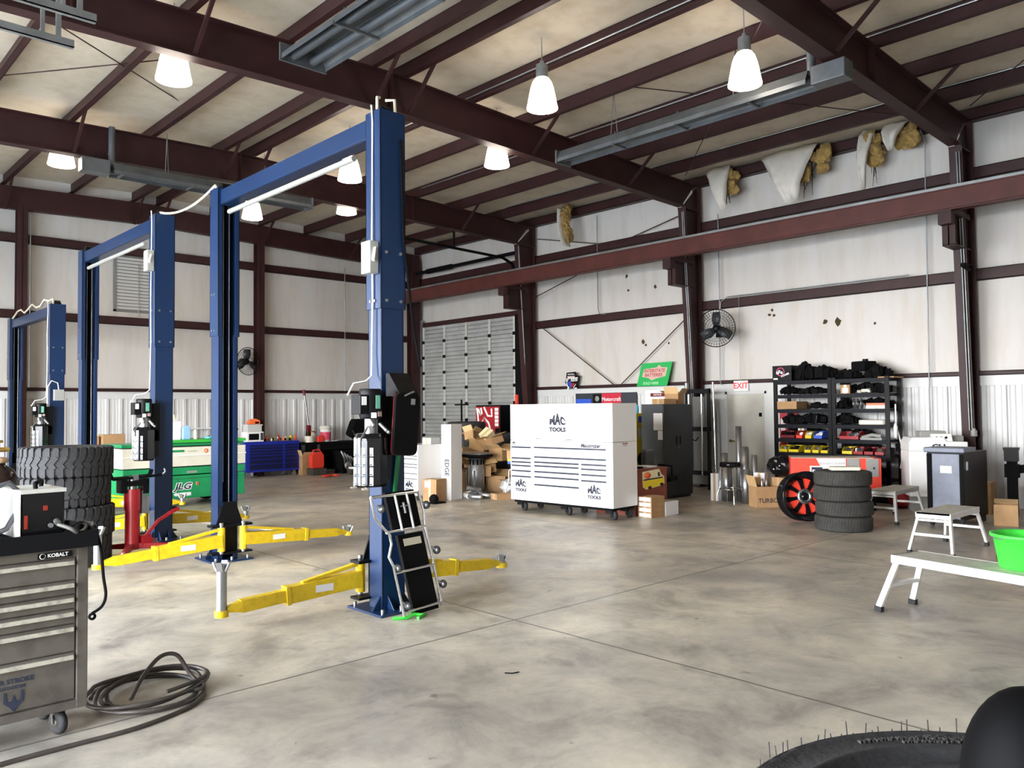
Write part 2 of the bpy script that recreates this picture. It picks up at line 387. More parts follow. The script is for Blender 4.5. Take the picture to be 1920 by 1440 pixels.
# frames
def tapered(b, pts_a, pts_b, y, wf, tw=.012, tf=.018):
    """web polygon between the two edge polylines plus flanges, at plane y (XZ)"""
    poly = pts_a + pts_b[::-1]
    b.prism(poly, 'y', y-tw/2, y+tw/2)
    for pts in (pts_a, pts_b):
        for p, q in zip(pts[:-1], pts[1:]):
            b.bar((p[0], y, p[1]), (q[0], y, q[1]), wf, tf, up=(0, 0, 1) if abs(q[0]-p[0]) > abs(q[1]-p[1]) else (1, 0, 0))
    return b
FR = [-0.75, 4.60, 10.05, 15.22]
zbf = lambda x: 6.25 - .022*abs(x-7.0)
for i, y in enumerate(FR):
    wf = 0.20
    b = tapered(B(), [(-3.7, zbf(-3.7)), (7.0, zbf(7)), (14.60, zbf(14.6))], [(-4.2, zt(-4.2)-.01), (7.0, zt(7)-.01), (15.05, zt(15.05)-.01)], y, wf)
    for xs in (2.6, 7.0, 11.2): b.box(xs-.006, y-.09, zbf(xs), xs+.006, y+.09, zt(xs)-.02)
    struct('roof_rafter', b, MAROON, 'maroon tapered steel rafter, %s across the roof' % ('first', 'second', 'third', 'fourth')[i], 'rafter')
    b = tapered(B(), [(14.98, 0), (14.62, 6.02), (14.60, 6.06)], [(15.18, 0), (15.18, 6.58)], y, .20)
    b.box(14.6, y-.09, 6.03, 15.2, y+.09, 6.05); b.box(14.9, y-.15, 0, 15.25, y+.15, .02)
    struct('wall_column', b, MAROON, 'maroon tapered steel column, %s along the wall' % ('hidden', 'beside the tire balancer', 'beside the exit door', 'beside the overhead door')[i], 'column')
    if i != 3 or 1:
        b = tapered(B(), [(-4.1, 0), (-3.7, 6.0)], [(-4.38, 0), (-4.38, 6.4)], y, .20)
        struct('wall_column', b, MAROON, 'maroon steel column between the open bays at frame %s' % ('one', 'two', 'three', 'four')[i], 'column')
y = 20.36
b = B().bar((XL, y, zt(XL)-.27), (7, y, zt(7)-.27), .16, .50).bar((7, y, zt(7)-.27), (XR-.1, y, zt(XR)-.27), .16, .50)
struct('roof_rafter', b, MAROON, 'maroon end wall rafter under the roof edge', 'rafter')
for x in (4.32, 9.9):
    b = B().box(x-.10, 20.20, 0, x+.10, 20.215, 6.3).box(x-.10, 20.43, 0, x+.10, 20.445, 6.3).box(x-.006, 20.2, 0, x+.006, 20.44, 6.3)
    struct('wall_column', b, MAROON, 'maroon end wall post %s' % ('by the far lift' if x < 5 else 'by the wall fan'), 'column')
b = B().box(14.85, 20.15, 0, 15.15, 20.165, 6.4).box(14.85, 20.43, 0, 15.15, 20.445, 6.4).box(14.99, 20.16, 0, 15.01, 20.44, 6.4)
struct('wall_column', b, MAROON, 'maroon corner column where the walls meet', 'column')
# purlins: zed sections
PX = [7.0+k for k in (-9.7, -8.4, -7.05, -5.7, -4.35, -3.0, -1.64, -.29, .29, 1.64, 3.0, 4.35, 5.7, 7.05)]
for i, x in enumerate(PX):
    z = zt(x); s = 1
    b = B().box(x-.004, YF, z, x+.004, YB, z+.26).box(x-.085, YF, z, x+.004, YB, z+.008).box(x-.004, YF, z+.25, x+.085, YB, z+.26)
    b.box(x-.087, YF, z, x-.081, YB, z+.022)
    struct('roof_purlin', b, MAROON, 'maroon zed purlin number %d counted from the bay doors' % (i+1), 'purlin')
# flange braces from purlins down to the rafters
for y in FR[1:]+[20.36]:
    for x in (PX[5], PX[7]-.02, PX[8]+.02, PX[10], PX[12]):
        for sgn in ((-1,) if y > 20 else (-1, 1)):
            b = B().bar((x, y+sgn*.72, zt(x)+.05), (x+.0, y+sgn*.06, zbf(x)+.03), .045, .045)
            struct('roof_brace', b, MAROON, 'maroon angle brace from purlin to rafter', 'brace', group='angle braces under the roof')
# rod bracing on the wall bay between columns 2 and 3
def rod(name, p, q, r=.012, label='thin brace rod'):
    return struct(name, B().cyl(p, q, r, 6), MAROON, label, 'brace rod')
rod('brace_rod', (15.2, 15.1, 4.0), (15.2, 12.5, 2.30), label='brace rod slanting down from the roll door column')
rod('brace_rod', (15.2, 10.15, 3.9), (15.2, 12.25, 2.30), label='brace rod slanting down from the fan column')
rod('brace_rod', (15.2, 15.05, 6.25), (15.2, 12.6, 5.72), label='upper brace rod above the crane beam by the door column')
rod('brace_rod', (15.0, 15.1, 4.62), (15.0, 13.3, 5.1), label='short brace rod under the crane beam')
rod('brace_rod', (15.2, 10.3, 6.1), (15.2, 12.3, 5.7), label='upper brace rod rising toward the fan column')
for k, (a, c) in enumerate((((14.1, 9.6, 6.55), (8.9, 4.8, 6.6)), ((8.7, 9.6, 7.2), (14.1, 4.9, 6.5)), ((14.1, 4.2, 6.5), (9.4, .2, 6.6)), ((1.7, 14.6, 6.6), (6.4, 10.2, 7.2)), ((6.4, 14.9, 7.2), (1.7, 10.4, 6.6)))):
    struct('brace_rod', B().cyl(a, c, .009, 6), MAROON, 'thin diagonal roof cable, run %s' % 'ABCDE'[k], 'brace rod')

# crane runway beam on brackets
b = B().box(14.03, YF, 4.88, 14.21, YB-.1, 4.90).box(14.11, YF, 4.88, 14.13, YB-.1, 5.22).box(13.98, YF, 5.20, 14.26, YB-.1, 5.22)
b.box(14.0, YF, 4.90, 14.02, YB-.1, 5.20)
struct('crane_beam', b, MAROON2, 'long reddish crane runway beam carried on wall brackets', 'beam')
struct('crane_rail', B().box(14.52, YF, 5.30, 14.60, YB-.1, 5.40), GALV, 'grey steel walkway strip above the runway beam', 'rail')
for y, nm in ((4.60, 'beside the tire balancer'), (10.05, 'beside the exit door'), (15.22, 'beside the overhead door')):
    b = B().box(14.20, y-.10, 4.33, 14.95, y+.10, 4.35).box(14.20, y-.01, 4.35, 14.95, y+.01, 4.90).box(14.02, y-.10, 4.66, 14.22, y+.10, 4.88).box(14.2, y-.10, 4.84, 14.95, y+.10, 4.93)
    b.box(14.20, y-.10, 4.34, 14.215, y+.10, 4.9)
    struct('crane_bracket', b, MAROON, 'maroon bracket under the runway beam %s' % nm, 'bracket')

# overhead door (right wall)
b = B(); n = 9; hh = 4.27/n; b.box(XR-.085, 15.78, 0, XR-.07, 20.1, 4.4)
for k in range(n):
    z0 = k*hh
    prof = [(0, 0), (.002, .05), (.014, .05), (.018, 0), (.10, .008), (.115, 0), (.12, .05), (.135, .05), (.14, 0), (.22, .008), (.235, 0), (.24, .05), (.255, .05), (.26, 0), (.34, .008), (.355, 0), (.36, .05), (.375, .05), (.38, 0), (hh-.02, .0), (hh-.004, -.008)]
    X = XR-.15
    b.grid([[(X+d, 15.86, z0+z), (X+d, 20.02, z0+z)] for z, d in prof], sm=False)
d1 = struct('door_1', b, DOORG, 'closed ribbed grey overhead door in the wall', 'overhead door')
for k in range(5):
    y = 15.90 + k*(4.08/4)
    for j in range(n): obj('stile', B().box(XR-.185, y-.04, j*hh+.01, XR-.148, y+.04, (j+1)*hh-.01), M('door_stile', (.50, .50, .47), .45) if 'door_stile' not in bpy.data.materials else bpy.data.materials['door_stile'], d1)
for j in range(1, n):
    b = B()
    for k in range(5):
        y = 15.90 + k*(4.08/4); b.box(XR-.205, y-.05, j*hh-.045, XR-.18, y+.05, j*hh+.045)
    obj('hinge_row', b, BLACKM, d1)
struct('door_track', B().box(XR-.20, 20.05, 0, XR-.14, 20.13, 4.5), GALV, 'vertical steel track of the overhead door by the corner', 'door track')
b = B().box(XR-.20, 15.62, 0, XR-.02, 15.86, 4.3)
pts = [(15.12-.0, 15.76, 4.6), (15.1, 15.76, 5.3), (14.95, 15.76, 5.65), (14.6, 15.76, 5.78), (11.2, 15.76, 5.86)]
for p, q in zip(pts[:-1], pts[1:]): b.bar(p, q, .05, .06)
b.box(12.9, 15.74, 5.85, 12.94, 15.78, 6.5)
struct('door_track', b, BLACKM, 'curved black door track running back under the roof', 'door track')
struct('door_spring_shaft', B().cyl((15.0, 15.7, 5.95), (15.0, 20.2, 5.95), .05, 10).cyl((15.0, 18.4, 5.95), (15.0, 19.6, 5.95), .075, 10), BLACKM, 'dark torsion shaft above the overhead door', 'spring shaft')
# exit door
d2 = struct('door_2', B().box(XR-.03, 8.55, 0.0, XR+.02, 9.43, 2.02), M('door_beige', (0.50, 0.49, 0.43), 0.45, var=.1), 'pale personnel door under the exit sign', 'door')
obj('door_frame', B().box(XR-.045, 8.50, 0, XR+.03, 8.55, 2.05).box(XR-.045, 9.43, 0, XR+.03, 9.48, 2.05).box(XR-.045, 8.5, 2.0, XR+.03, 9.48, 2.05), bpy.data.materials['trim_white'], d2, kind='structure')
obj('door_handle', B().cyl((XR-.03, 9.36, 1.0), (XR-.09, 9.36, 1.0), .012).cyl((XR-.085, 9.36, 1.0), (XR-.085, 9.24, 1.0), .010).cyl((XR-.03, 9.36, 1.0), (XR-.04, 9.36, 1.0), .035), BRASS, d2)
obj('viewer_plate', B().box(XR-.045, 8.62, 1.52, XR-.03, 8.68, 1.60), BLACKM, d2)
# bay door tracks near the camera top corner
for y in (7.22, 7.86):
    b = B().box(-4.4, y-.03, 4.98, 2.06, y-.02, 5.05).box(-4.4, y-.03, 4.98, 2.06, y+.02, 4.99).box(1.92, y-.01, 5.03, 1.96, y+.02, 6.3).box(1.80, y-.01, 5.03, 1.83, y+.02, 5.3)
    struct('door_track', b, GALV, 'grey overhead track end near the bay doors, %s of two' % ('nearer' if y < 7.5 else 'second'), 'door track')
# ---------------------------------------------------------------- high bay lamps
def make_lamp():
    t = thing('high_bay_lamp', 'x', 'ceiling lamp', (0, 0, 0))
    out = [(.085, .43), (.10, .42), (.135, .37), (.165, .28), (.19, .16), (.21, .05), (.222, .0), (.222, -.012)]
    inn = [(.212, -.012), (.20, .05), (.18, .16), (.155, .28), (.12, .37), (.02, .41)]
    obj('lamp_shade', B().lathe(out+inn, n=28), GLOW, t)
    obj('bulb', B().ball((0, 0, .2), (.06, .06, .12), 12), M('bulb_glow', (1, .9, .75), .3, emit=10) if 'bulb_glow' not in bpy.data.materials else bpy.data.materials['bulb_glow'], t)
    obj('ballast_housing', B().cyl((0, 0, .43), (0, 0, .62), .085, 16).cyl((0, 0, .62), (0, 0, .68), .03, 8), GALV, t)
    obj('hook', B().tube([(0, 0, .68), (0, 0, 1.02)], .008, 6), STEEL, t)
    return t
LAMPS = [(3.91, 10.43, 'bell lamp glowing under the second rafter above the blue lifts'), (3.96, 15.78, 'bell lamp beside the gas tube heater near the far lift'),
         (8.14, 7.93, 'bell lamp glowing above the front lift post'), (8.03, 12.82, 'bell lamp seen beside the crossbeam of the nearest lift'),
         (8.02, 16.80, 'bell lamp half hidden by the far post of the nearest lift'), (9.53, 5.53, 'bell lamp with curled conduit near the heater flue'),
         (9.47, 10.35, 'bell lamp hanging under the second rafter midway to the wall'), (9.62, 15.50, 'low bell lamp beyond the third rafter')]
l0 = make_lamp()
for i, (x, y, lb) in enumerate(LAMPS):
    if i == 0: l0.location = (x, y, 6.0); l0['label'] = lb; l0['group'] = 'high bay lamps under the roof'
    else: dup(l0, (x, y, 6.0 if y < 15 or y > 16 else 6.13), 0, lb, 'high bay lamps under the roof')

# ---------------------------------------------------------------- radiant tube heaters
def heater(label, p, q, u_tube=False, burner=None):
    t = thing('tube_heater', label, 'heater', p)
    d = Vector(q)-Vector(p); L = d.length; ang = math.atan2(d.y, d.x); t.rotation_euler = (0, 0, ang)
    n = 12; rf = lambda a: a
    w = .30 if u_tube else .17
    prof = [(-w, 0), (-w, .06), (-w*.55, .20), (w*.55, .20), (w, .06), (w, 0)]
    b = B(); b.grid([[(0, y, z) for y, z in prof], [(L, y, z) for y, z in prof]], sm=False)
    for k in range(1, int(L/1.2)+1): b.box(k*1.2-.015, -w-.01, .0, k*1.2+.015, w+.01, .03).box(k*1.2-.015, -w*.55, .2, k*1.2+.015, w*.55, .225)
    obj('reflector', b, HEAT, t, solid=.004)
    ys = (-.13, .13) if u_tube else (0,)
    obj('burner_tube', B().cyl((-.1, ys[0], .08), (L+.05, ys[0], .08), .055, 14), GREYD, t)
    if u_tube: obj('burner_tube', B().cyl((-.1, ys[1], .08), (L+.05, ys[1], .08), .055, 14), GREYD, t)
    obj('end_plate', B().box(-.03, -w-.02, -.02, 0, w+.02, .20), HEAT, t)
    for k in (.25, .75):
        obj('hanger_chain', B().cyl((L*k, -w*.5, .2), (L*k, 0, .95), .006, 5).cyl((L*k, w*.5, .2), (L*k, 0, .95), .006, 5), STEEL, t)
    if burner:
        obj('burner_box', B().box(L+.05, -.13, -.02, L+.5, .13, .22), HEAT, t, bevel=.01)
        obj('flue', B().cyl((L+.0, .0, .16), (L+.0, .0, .85), .055, 12).cyl((L+.0, .0, .35), (L+.0, .0, .39), .062, 12), HEAT, t)
    return t
heater('twin tube gas heater hanging beside the second rafter', (4.95, 8.95, 6.02), (4.95, 2.2, 6.02), u_tube=True)
heater('long single tube heater with flue below the crane bay roof', (10.12, 9.35, 5.93), (10.12, 4.9, 5.93), burner=True)
heater('tube heater with burner box running behind the nearest lift', (8.3, 14.86, 5.88), (4.55, 14.98, 5.88), burner=True)

# ---------------------------------------------------------------- two post lifts
def post(root, H, seam, side, far):
    """channel post, opening toward +Y when side=1, toward -Y when side=-1; local origin at its centre"""
    w, d = .235, .20
    def chan(z0, z1, e):
        W = w+e; D = d+e; b = B(); f = side
        b.box(-W/2, min(-f*D/2, -f*(D/2-.012)), z0, W/2, max(-f*D/2, -f*(D/2-.012)), z1)
        for s in (-1, 1):
            xa, xb = sorted((s*W/2, s*(W/2-.012))); b.box(xa, -D/2, z0, xb, D/2, z1)
            xa, xb = sorted((s*W/2, s*(W/2-.055))); ya, yb = sorted((f*D/2, f*(D/2-.012))); b.box(xa, ya, z0, xb, yb, z1)
        return b
    p = obj('post', chan(.02, seam, 0), BLUE, root, bevel=.003)
    obj('extension_sleeve', chan(seam-.02, H, .028), BLUE, root, bevel=.003)
    for z in (seam+.05, seam+.47):
        for x in (-.075, .075): obj('bolt', B().cyl((x, -side*.125, z), (x, -side*(.105), z), .014, 8), STEEL, root)
        obj('bolt', B().cyl((-.142, -.03, z), (-.125, -.03, z), .012, 8), STEEL, root); obj('bolt', B().cyl((-.142, .04, z), (-.125, .04, z), .012, 8), STEEL, root)
    b = B().box(-.24, -.26, 0, .24, .26, .02)
    for s in (-1, 1):
        b.prism([(s*.118, .02), (s*.20, .02), (s*.118, .14)], 'y', -side*.07-.006, -side*.07+.006)
        b.prism([(-side*.10, .02), (-side*.2, .02), (-side*.10, .14)], 'x', s*.06-.006, s*.06+.006)
    obj('base_plate', b, BLUE, root, bevel=.003)
    for x in (-.19, 0, .19):
        for yy in (-.21, .21): obj('anchor_bolt', B().cyl((x, yy, .02), (x, yy, .055), .016, 8), STEEL, root)
    b = B().cyl((-.035, side*.04, .9), (-.035, side*.04, H-.05), .006, 6).cyl((.045, side*.02, .5), (.045, side*.02, H-.05), .006, 6)
    obj('lift_cable', b, STEEL, root)
    obj('cylinder_cover', B().box(-.05, -side*.06-.02, .3, .04, -side*.06+.02, H-.15), BLACKM, root)
    b = B().box(-.10, side*.10-.02, .08, .10, side*.10+.04, .62)
    b.prism([(-.16, .42), (.16, .42), (.07, .68), (-.07, .68)], 'y', side*.14-.008, side*.14+.008)
    b.box(-.24, side*.15-.02-.06, .40, .24, side*.15+.06, .425); b.box(-.24, side*.15-.08, .09, .24, side*.15+.06, .11)
    obj('carriage', b, BLACKP, root)
    obj('top_pulley', B().cyl((-.06, side*.02, H+.02), (.06, side*.02, H+.02), .06, 12).box(-.07, -.05, H-.05, .07, .05, H+.03), BLACKP, root)
    return p
def arm(root, px, py, dirx, tip, adapter=.12, ext=True):
    """telescoping swing arm pinned at (px,py) and ending at tip=(x,y) (local)"""
    p = Vector((px, py, .25)); t = Vector((tip[0], tip[1], .16)); d = (t-p); L = d.length; u = d.normalized()
    n = Vector((-u.y, u.x, 0))
    b = B().bar(p, p+u*L*.55, .10, .14).bar(p+u*L*.42, p+u*L*.88, .082, .10).bar(p+u*L*.86, p+u*L*.97, .082, .10, w2=.06, h2=.04)
    b.bar(p+u*L*.545, p+u*L*.575, .112, .155)
    b.bar(p+Vector((0, 0, .13))+u*.02, p+u*L*.45+Vector((0, 0, .07)), .05, .03)
    b.cyl(t-Vector((0, 0, .05)), t, .055, 16).cyl(p+Vector((0, 0, -.12)), p+Vector((0, 0, .15)), .042, 12)
    a = obj('swing_arm', b, YEL, root, bevel=.004)
    q = p+u*L*.30
    ang = math.atan2(u.y, u.x)
    for s in (-1,):
        c = q + n*(.0525*(1 if n.y < 0 else -1)); obj('warning_decal', B().obox(c, (.16, .003, .06), (0, 0, ang)), WPAPER, a)
    obj('arm_pin', B().cyl(p+Vector((0, 0, -.15)), p+Vector((0, 0, .2)), .022, 10), STEEL, a)
    b = B().cyl(t, t+Vector((0, 0, adapter)), .04, 16)
    for k in range(4):
        aa = PI/4+k*PI/2; o_ = Vector((math.cos(aa), math.sin(aa), 0))
        b.bar(t+Vector((0, 0, adapter-.05))+o_*.035, t+Vector((0, 0, adapter+.02))+o_*.065, .05, .012)
    obj('lift_adapter', b, STEEL, a)
def power_unit(root, x, y, z):
    """electric motor over a wide reservoir, hung on the -X face"""
    t = obj('power_unit', B().lathe([(0, 0), (.085, 0), (.095, .02), (.095, .22), (.09, .25), (0, .25)], (x, y, z+.56), n=20).box(x-.15, y-.08, z+.60, x-.075, y+.06, z+.76).box(x+.07, y-.02, z+.25, x+.20, y+.14, z+.75), BLACKP, root, bevel=.004)
    obj('oil_reservoir', B().lathe([(0, 0), (.125, 0), (.14, .02), (.14, .40), (.12, .44), (0, .44)], (x, y, z), n=8, sm=False).box(x+.1, y-.02, z+.05, x+.18, y+.12, z+.4), BLKSHINE, t)
    obj('pump_valve', B().cyl((x, y, z+.44), (x, y, z+.56), .05, 12).cyl((x-.05, y-.04, z+.50), (x-.15, y-.09, z+.40), .009, 8).ball((x-.16, y-.095, z+.39), .015, 8).cyl((x+.05, y-.06, z+.52), (x+.08, y-.12, z+.46), .016, 8).ball((x+.09, y-.13, z+.45), .018, 8).cyl((x-.03, y-.05, z+.55), (x-.03, y-.10, z+.50), .016, 8), STEEL, t)
    for k in range(4):
        zz = z+.015+k*.08
        a = PI*1.125; R = .1305
        for aa in (PI, PI*1.25):
            c = (x+R*math.cos(aa), y+R*math.sin(aa), zz+.035)
            obj('safety_label', B().obox(c, (.003, .096, .068), (0, 0, aa)), WPAPER, t)
            obj('label_stripe', B().obox((x+(R+.002)*math.cos(aa), y+(R+.002)*math.sin(aa), zz+.010), (.002, .080, .012), (0, 0, aa)), INK, t)
    obj('tall_label', B().obox((x-R, y, z+.365), (.003, .09, .08)), WPAPER, t)
    obj('motor_plate', B().obox((x+.01, y-.0965, z+.70), (.045, .004, .11), (0, 0, .1)), TEALT, t)
    obj('safety_label', B().obox((x-.115, y-.082, z+.71), (.045, .004, .07)), WPAPER, t); obj('safety_label', B().obox((x-.03, y-.095, z+.59), (.045, .004, .045), (0, 0, -.3)), WPAPER, t); obj('pink_label', B().obox((x+.03, y-.094, z+.60), (.045, .004, .04), (0, 0, .3)), M('pale_pink', (.55, .40, .36), .5) if 'pale_pink' not in bpy.data.materials else bpy.data.materials['pale_pink'], t)
    return t
def lift(label, x, y0, y1, H, seam, tips, pu=True, pad=True, adapters=(.12, .12, .12, .12)):
    root = thing('two_post_lift', label, 'vehicle lift', (x, y0, 0), group=None)
    pA = thing('lift_column', None, None); pA.parent = root
    o1 = B()
    post_root = pA
    post(post_root, H, seam, 1, False)
    pB = thing('lift_column', None, None, (0, y1-y0, 0)); pB.parent = root
    post(pB, H, seam, -1, True)
    D = y1-y0
    obj('crossbeam', B().box(-.08, .08, H-.20, .06, D-.08, H-.05).box(-.10, .08, H-.20, -.09, D-.08, H-.03), BLUE, root, bevel=.004)
    if pad: obj('shutoff_bar', B().cyl((-.10, .35, H-.33), (-.10, D-.35, H-.33), .028, 12), GREYC, root)
    t = tips
    arm(root, -.13, .22, -1, (t[0][0]-x, t[0][1]-y0), adapters[0]); arm(root, .13, .22, 1, (t[1][0]-x, t[1][1]-y0), adapters[1])
    arm(root, -.13, D-.22, -1, (t[2][0]-x, t[2][1]-y0), adapters[2]); arm(root, .13, D-.22, 1, (t[3][0]-x, t[3][1]-y0), adapters[3])
    if pu: power_unit(root, -.29, -.19, 1.09)
    obj('switch_conduit', B().tube([(-.145, .0, H+.05), (-.14, -.01, H-.1), (-.15, -.01, 3.2), (-.145, -.01, 2.7), (-.15, .0, 2.2), (-.16, -.01, 2.02), (-.22, -.01, 1.97), (-.34, -.01, 1.95), (-.40, -.01, 1.85)], .008, 8), WHITE, root)
    return root
L1 = lift('nearest blue two-post lift with black power unit and yellow arms', 4.06, 5.90, 9.22, 4.34, 2.62,
          ((2.72, 6.22), (5.60, 6.10), (2.63, 9.02), (5.66, 9.10)), adapters=(.36, .07, .36, .05))
L2 = lift('middle blue two-post lift behind the red transmission jack', 4.06, 11.22, 14.50, 4.40, 2.62,
          ((2.75, 11.9), (5.45, 11.62), (2.9, 14.1), (5.5, 14.2)))
L3 = lift('farthest and shortest blue two-post lift by the end wall', 4.08, 16.50, 19.62, 3.72, 2.45,
          ((2.9, 16.9), (5.4, 16.9), (2.9, 19.3), (5.4, 19.3)), pad=False)
# switch boxes on the lifts
def switch_box(loc, label):
    t = thing('disconnect_switch', label, 'switch box', loc)
    obj('enclosure', B().box(-.09, -.07, 0, 0, .07, .28), M('switch_grey', (0.34, 0.35, 0.32), 0.5) if 'switch_grey' not in bpy.data.materials else bpy.data.materials['switch_grey'], t, bevel=.006)
    obj('warning_label', B().box(-.094, -.05, .04, -.09, .055, .25), WPAPER, t)
    obj('switch_handle', B().bar((-.04, -.075, .22), (-.075, -.10, .10), .022, .022), WHITE, t)
    return t
switch_box((3.925, 5.88, 2.90), 'grey disconnect switch high on the nearest lift post')
switch_box((3.925, 11.20, 3.62), 'grey disconnect switch high on the middle lift post')
t = thing('control_box', 'small pale control box on the farthest lift column', 'control box', (4.08, 16.36, 1.95))
obj('enclosure', B().box(-.08, -.10, 0, .08, 0, .20), GREYC, t, bevel=.005)
obj('cable', B().tube([(0, -.05, .2), (-.02, -.06, .32), (-.12, -.06, .36), (-.18, -.06, .25), (-.18, -.04, .0), (-.15, -.03, -.4)], .01, 6), WHITE, t)
# creeper hanging on the front post: black board with a red edge below a lock release cover
t = thing('lock_release_cover', 'black angled cover bolted to the nearest lift post', 'cover', (4.06, 5.78, 1.74))
obj('housing', B().prism([(-.0, 0), (-.20, 0), (-.20, .13), (-.05, .30), (0, .30)], 'x', -.09, .11), BLACKP, t, bevel=.005)
t = thing('creeper_board', 'black padded creeper board with red edging hung on the lift', 'creeper', (4.02, 5.60, 1.27), rot=(.04, .05, 0.12))
def rrect(w, h, r, n=5, cx=0, cy=0):
    o = []
    for k, (sx, sy) in enumerate(((1, 1), (-1, 1), (-1, -1), (1, -1))):
        for j in range(n+1):
            a = k*PI/2+j*PI/2/n; o.append((cx+sx*(w/2-r)+r*math.cos(a), cy+sy*(h/2-r)+r*math.sin(a)))
    return o
obj('board', B().prism(rrect(.27, .52, .05, cy=.33), 'y', -.02, .012), BLACKM, t)
obj('red_edge', B().prism(rrect(.274, .524, .052, cy=.33), 'y', .006, .014), DRED, t)
obj('grip', B().tube([(-.05, -.025, .57), (0, -.05, .60), (.05, -.025, .61)], .008, 6).box(.03, -.026, .50, .075, -.02, .55), STEEL, t)
obj('release_cable', B().tube([(4.13, 5.77, 4.1), (4.16, 5.77, 3.2), (4.26, 5.76, 2.4), (4.30, 5.72, 2.1)], .012, 6), BLACKM, label='black release cable running down the nearest lift post', cat='cable')
obj('green_strap', B().grid([[(4.06+.02*math.sin(z*5), 5.745+.004*k, z), (4.11+.02*math.sin(z*5), 5.745+.004*k, z)] for k, z in enumerate([1.95-.1*i for i in range(11)])]), GREEN, solid=.004, label='green ratchet strap hanging behind the creeper board', cat='strap')
obj('green_strap', B().tube([(3.86, 5.53, .012), (3.95, 5.46, .015), (4.05, 5.50, .02), (4.12, 5.44, .014), (4.02, 5.40, .012)], .014, 6).grid([[(4.07, 5.50, .01), (4.12, 5.51, .01)], [(4.1, 5.56, .1), (4.14, 5.57, .09)], [(4.12, 5.6, .2), (4.16, 5.6, .2)]]), LIME, label='end of a green strap bunched on the floor by the lift base', cat='strap')
# white hose looped between lift tops
def sag(p, q, s, n=10):
    p = Vector(p); q = Vector(q); return [p.lerp(q, i/n)-Vector((0, 0, s*4*(i/n)*(1-i/n))) for i in range(n+1)]
obj('supply_hose', B().tube([(4.02, 11.15, 4.2), (4.02, 11.15, 4.42)]+sag((4.02, 11.2, 4.44), (4.0, 9.35, 4.42), .12)+[(4.0, 9.25, 4.3)], .016, 6), M('cream_hose', (.62, .58, .46), .6), label='cream air hose slung from the middle lift to the nearest lift', cat='hose')
obj('supply_hose', B().tube([(4.02, 16.45, 3.7), (4.02, 16.5, 3.82)]+[(4.0, 16.7+i*.3, 3.80+.06*math.sin(i*1.9)) for i in range(10)]+[(4.0, 19.6, 3.70)], .018, 6), bpy.data.materials['cream_hose'], label='pale wavy hose lying along the farthest lift crossbeam', cat='hose')
obj('supply_hose', B().tube([(3.95, 5.86, 4.35), (3.95, 5.86, 4.46), (4.0, 5.9, 4.48)], .014, 6).tube([(4.12, 5.83, 4.3), (4.12, 5.84, 4.47), (4.08, 5.92, 4.48)], .014, 6), bpy.data.materials['cream_hose'], label='cream hose loops over the top of the nearest lift post', cat='hose')

# ---------------------------------------------------------------- chrome creeper seat leaning on the front post
t = thing('folding_creeper', 'chrome framed folding creeper leaning on the nearest lift post', 'creeper', (4.155, 5.50, 0), rot=(0, 0, .18))
Lr = .98; tilt = .0
def C_(u, v, dy=0):      # u across, v along the leaning frame
    return (u - .22*v*.72, v*.13+dy, .03+v*.985)
w2 = .235
pl = [(-w2, 0), (-w2, .30), (-w2, .50), (-w2-.045, .56), (-w2+.0, .66), (-w2-.0, .72), (-w2-.04, .82), (-w2-.09, .86), (-w2-.09, 1.0)]
obj('side_rail', B().tube([C_(u, v) for u, v in [(-w2, 0), (-w2, .42), (-w2-.03, .50), (-w2+.03, .60), (-w2+.03, .68), (-w2-.06, .79), (-w2-.09, .84), (-w2-.09, 1.0)]], .012, 8), CHROME, t)
obj('side_rail', B().tube([C_(w2, 0), C_(w2, .5), C_(w2-.01, .7), C_(w2+.02, .82), C_(w2-.0, 1.0)], .012, 8), CHROME, t)
for v, ex in ((.03, 0), (.36, 0), (.70, 0), (1.0, .09)):
    obj('cross_bar', B().tube([C_(-w2-ex, v), C_(w2, v)], .013, 8), CHROME, t)
b = B()
for u in (-.06, .08): b.tube([C_(u, .70, -.01), C_(u, 1.0, -.01)], .011, 6)
obj('cross_bar', b, ALU, t)
def slab(b, u0, u1, v0, v1, dy, th): 
    P = [C_(u0, v0, dy), C_(u1, v0, dy), C_(u1, v1, dy), C_(u0, v1, dy)]; Q = [(x, y+th, z) for x, y, z in P]
    return b.add(P+Q, [(0, 1, 2, 3), (7, 6, 5, 4), (0, 4, 5, 1), (1, 5, 6, 2), (2, 6, 7, 3), (3, 7, 4, 0)])
obj('pad', slab(B(), -.10, w2-.03, -.02, .655, .018, .03), BLACKM, t)
obj('pad', slab(B(), -.14, w2-.03, .69, 1.02, .018, .03), BLACKM, t)
lb = slab(B(), -.05, .16, .56, .62, .012, .003)
obj('label_strip', lb, M('cream_print', (.62, .58, .44), .6), t)
obj('spring_clip', B().tube([C_(-.03, .90, -.02), C_(.05, .90, -.02)], .006, 6).tube([C_(.01, .84, -.02), C_(.01, .93, -.02)], .012, 6), STEEL, t)
for k, (u, v, s) in enumerate(((-w2+.05, .08, 1), (-w2+.03, .40, 1), (-w2-.01, .90, 1), (w2+.05, .18, 1), (w2+.06, .48, 1), (w2+.05, .88, 1))):
    c = Vector(C_(u, v, -.015)); b = B().lathe([(0, -.012), (.03, -.013), (.036, -.006), (.036, .006), (.03, .013), (0, .012)], c, (1, .25, 0), 16)
    wh = obj('caster', b, RUB, t); obj('caster_hub', B().lathe([(0, -.015), (.02, -.015), (.02, .015), (0, .015)], c, (1, .25, 0), 12).tube([c, C_(u-.04 if u > 0 else u-.03, v+.03, .0)], .012, 6), STEEL, wh)

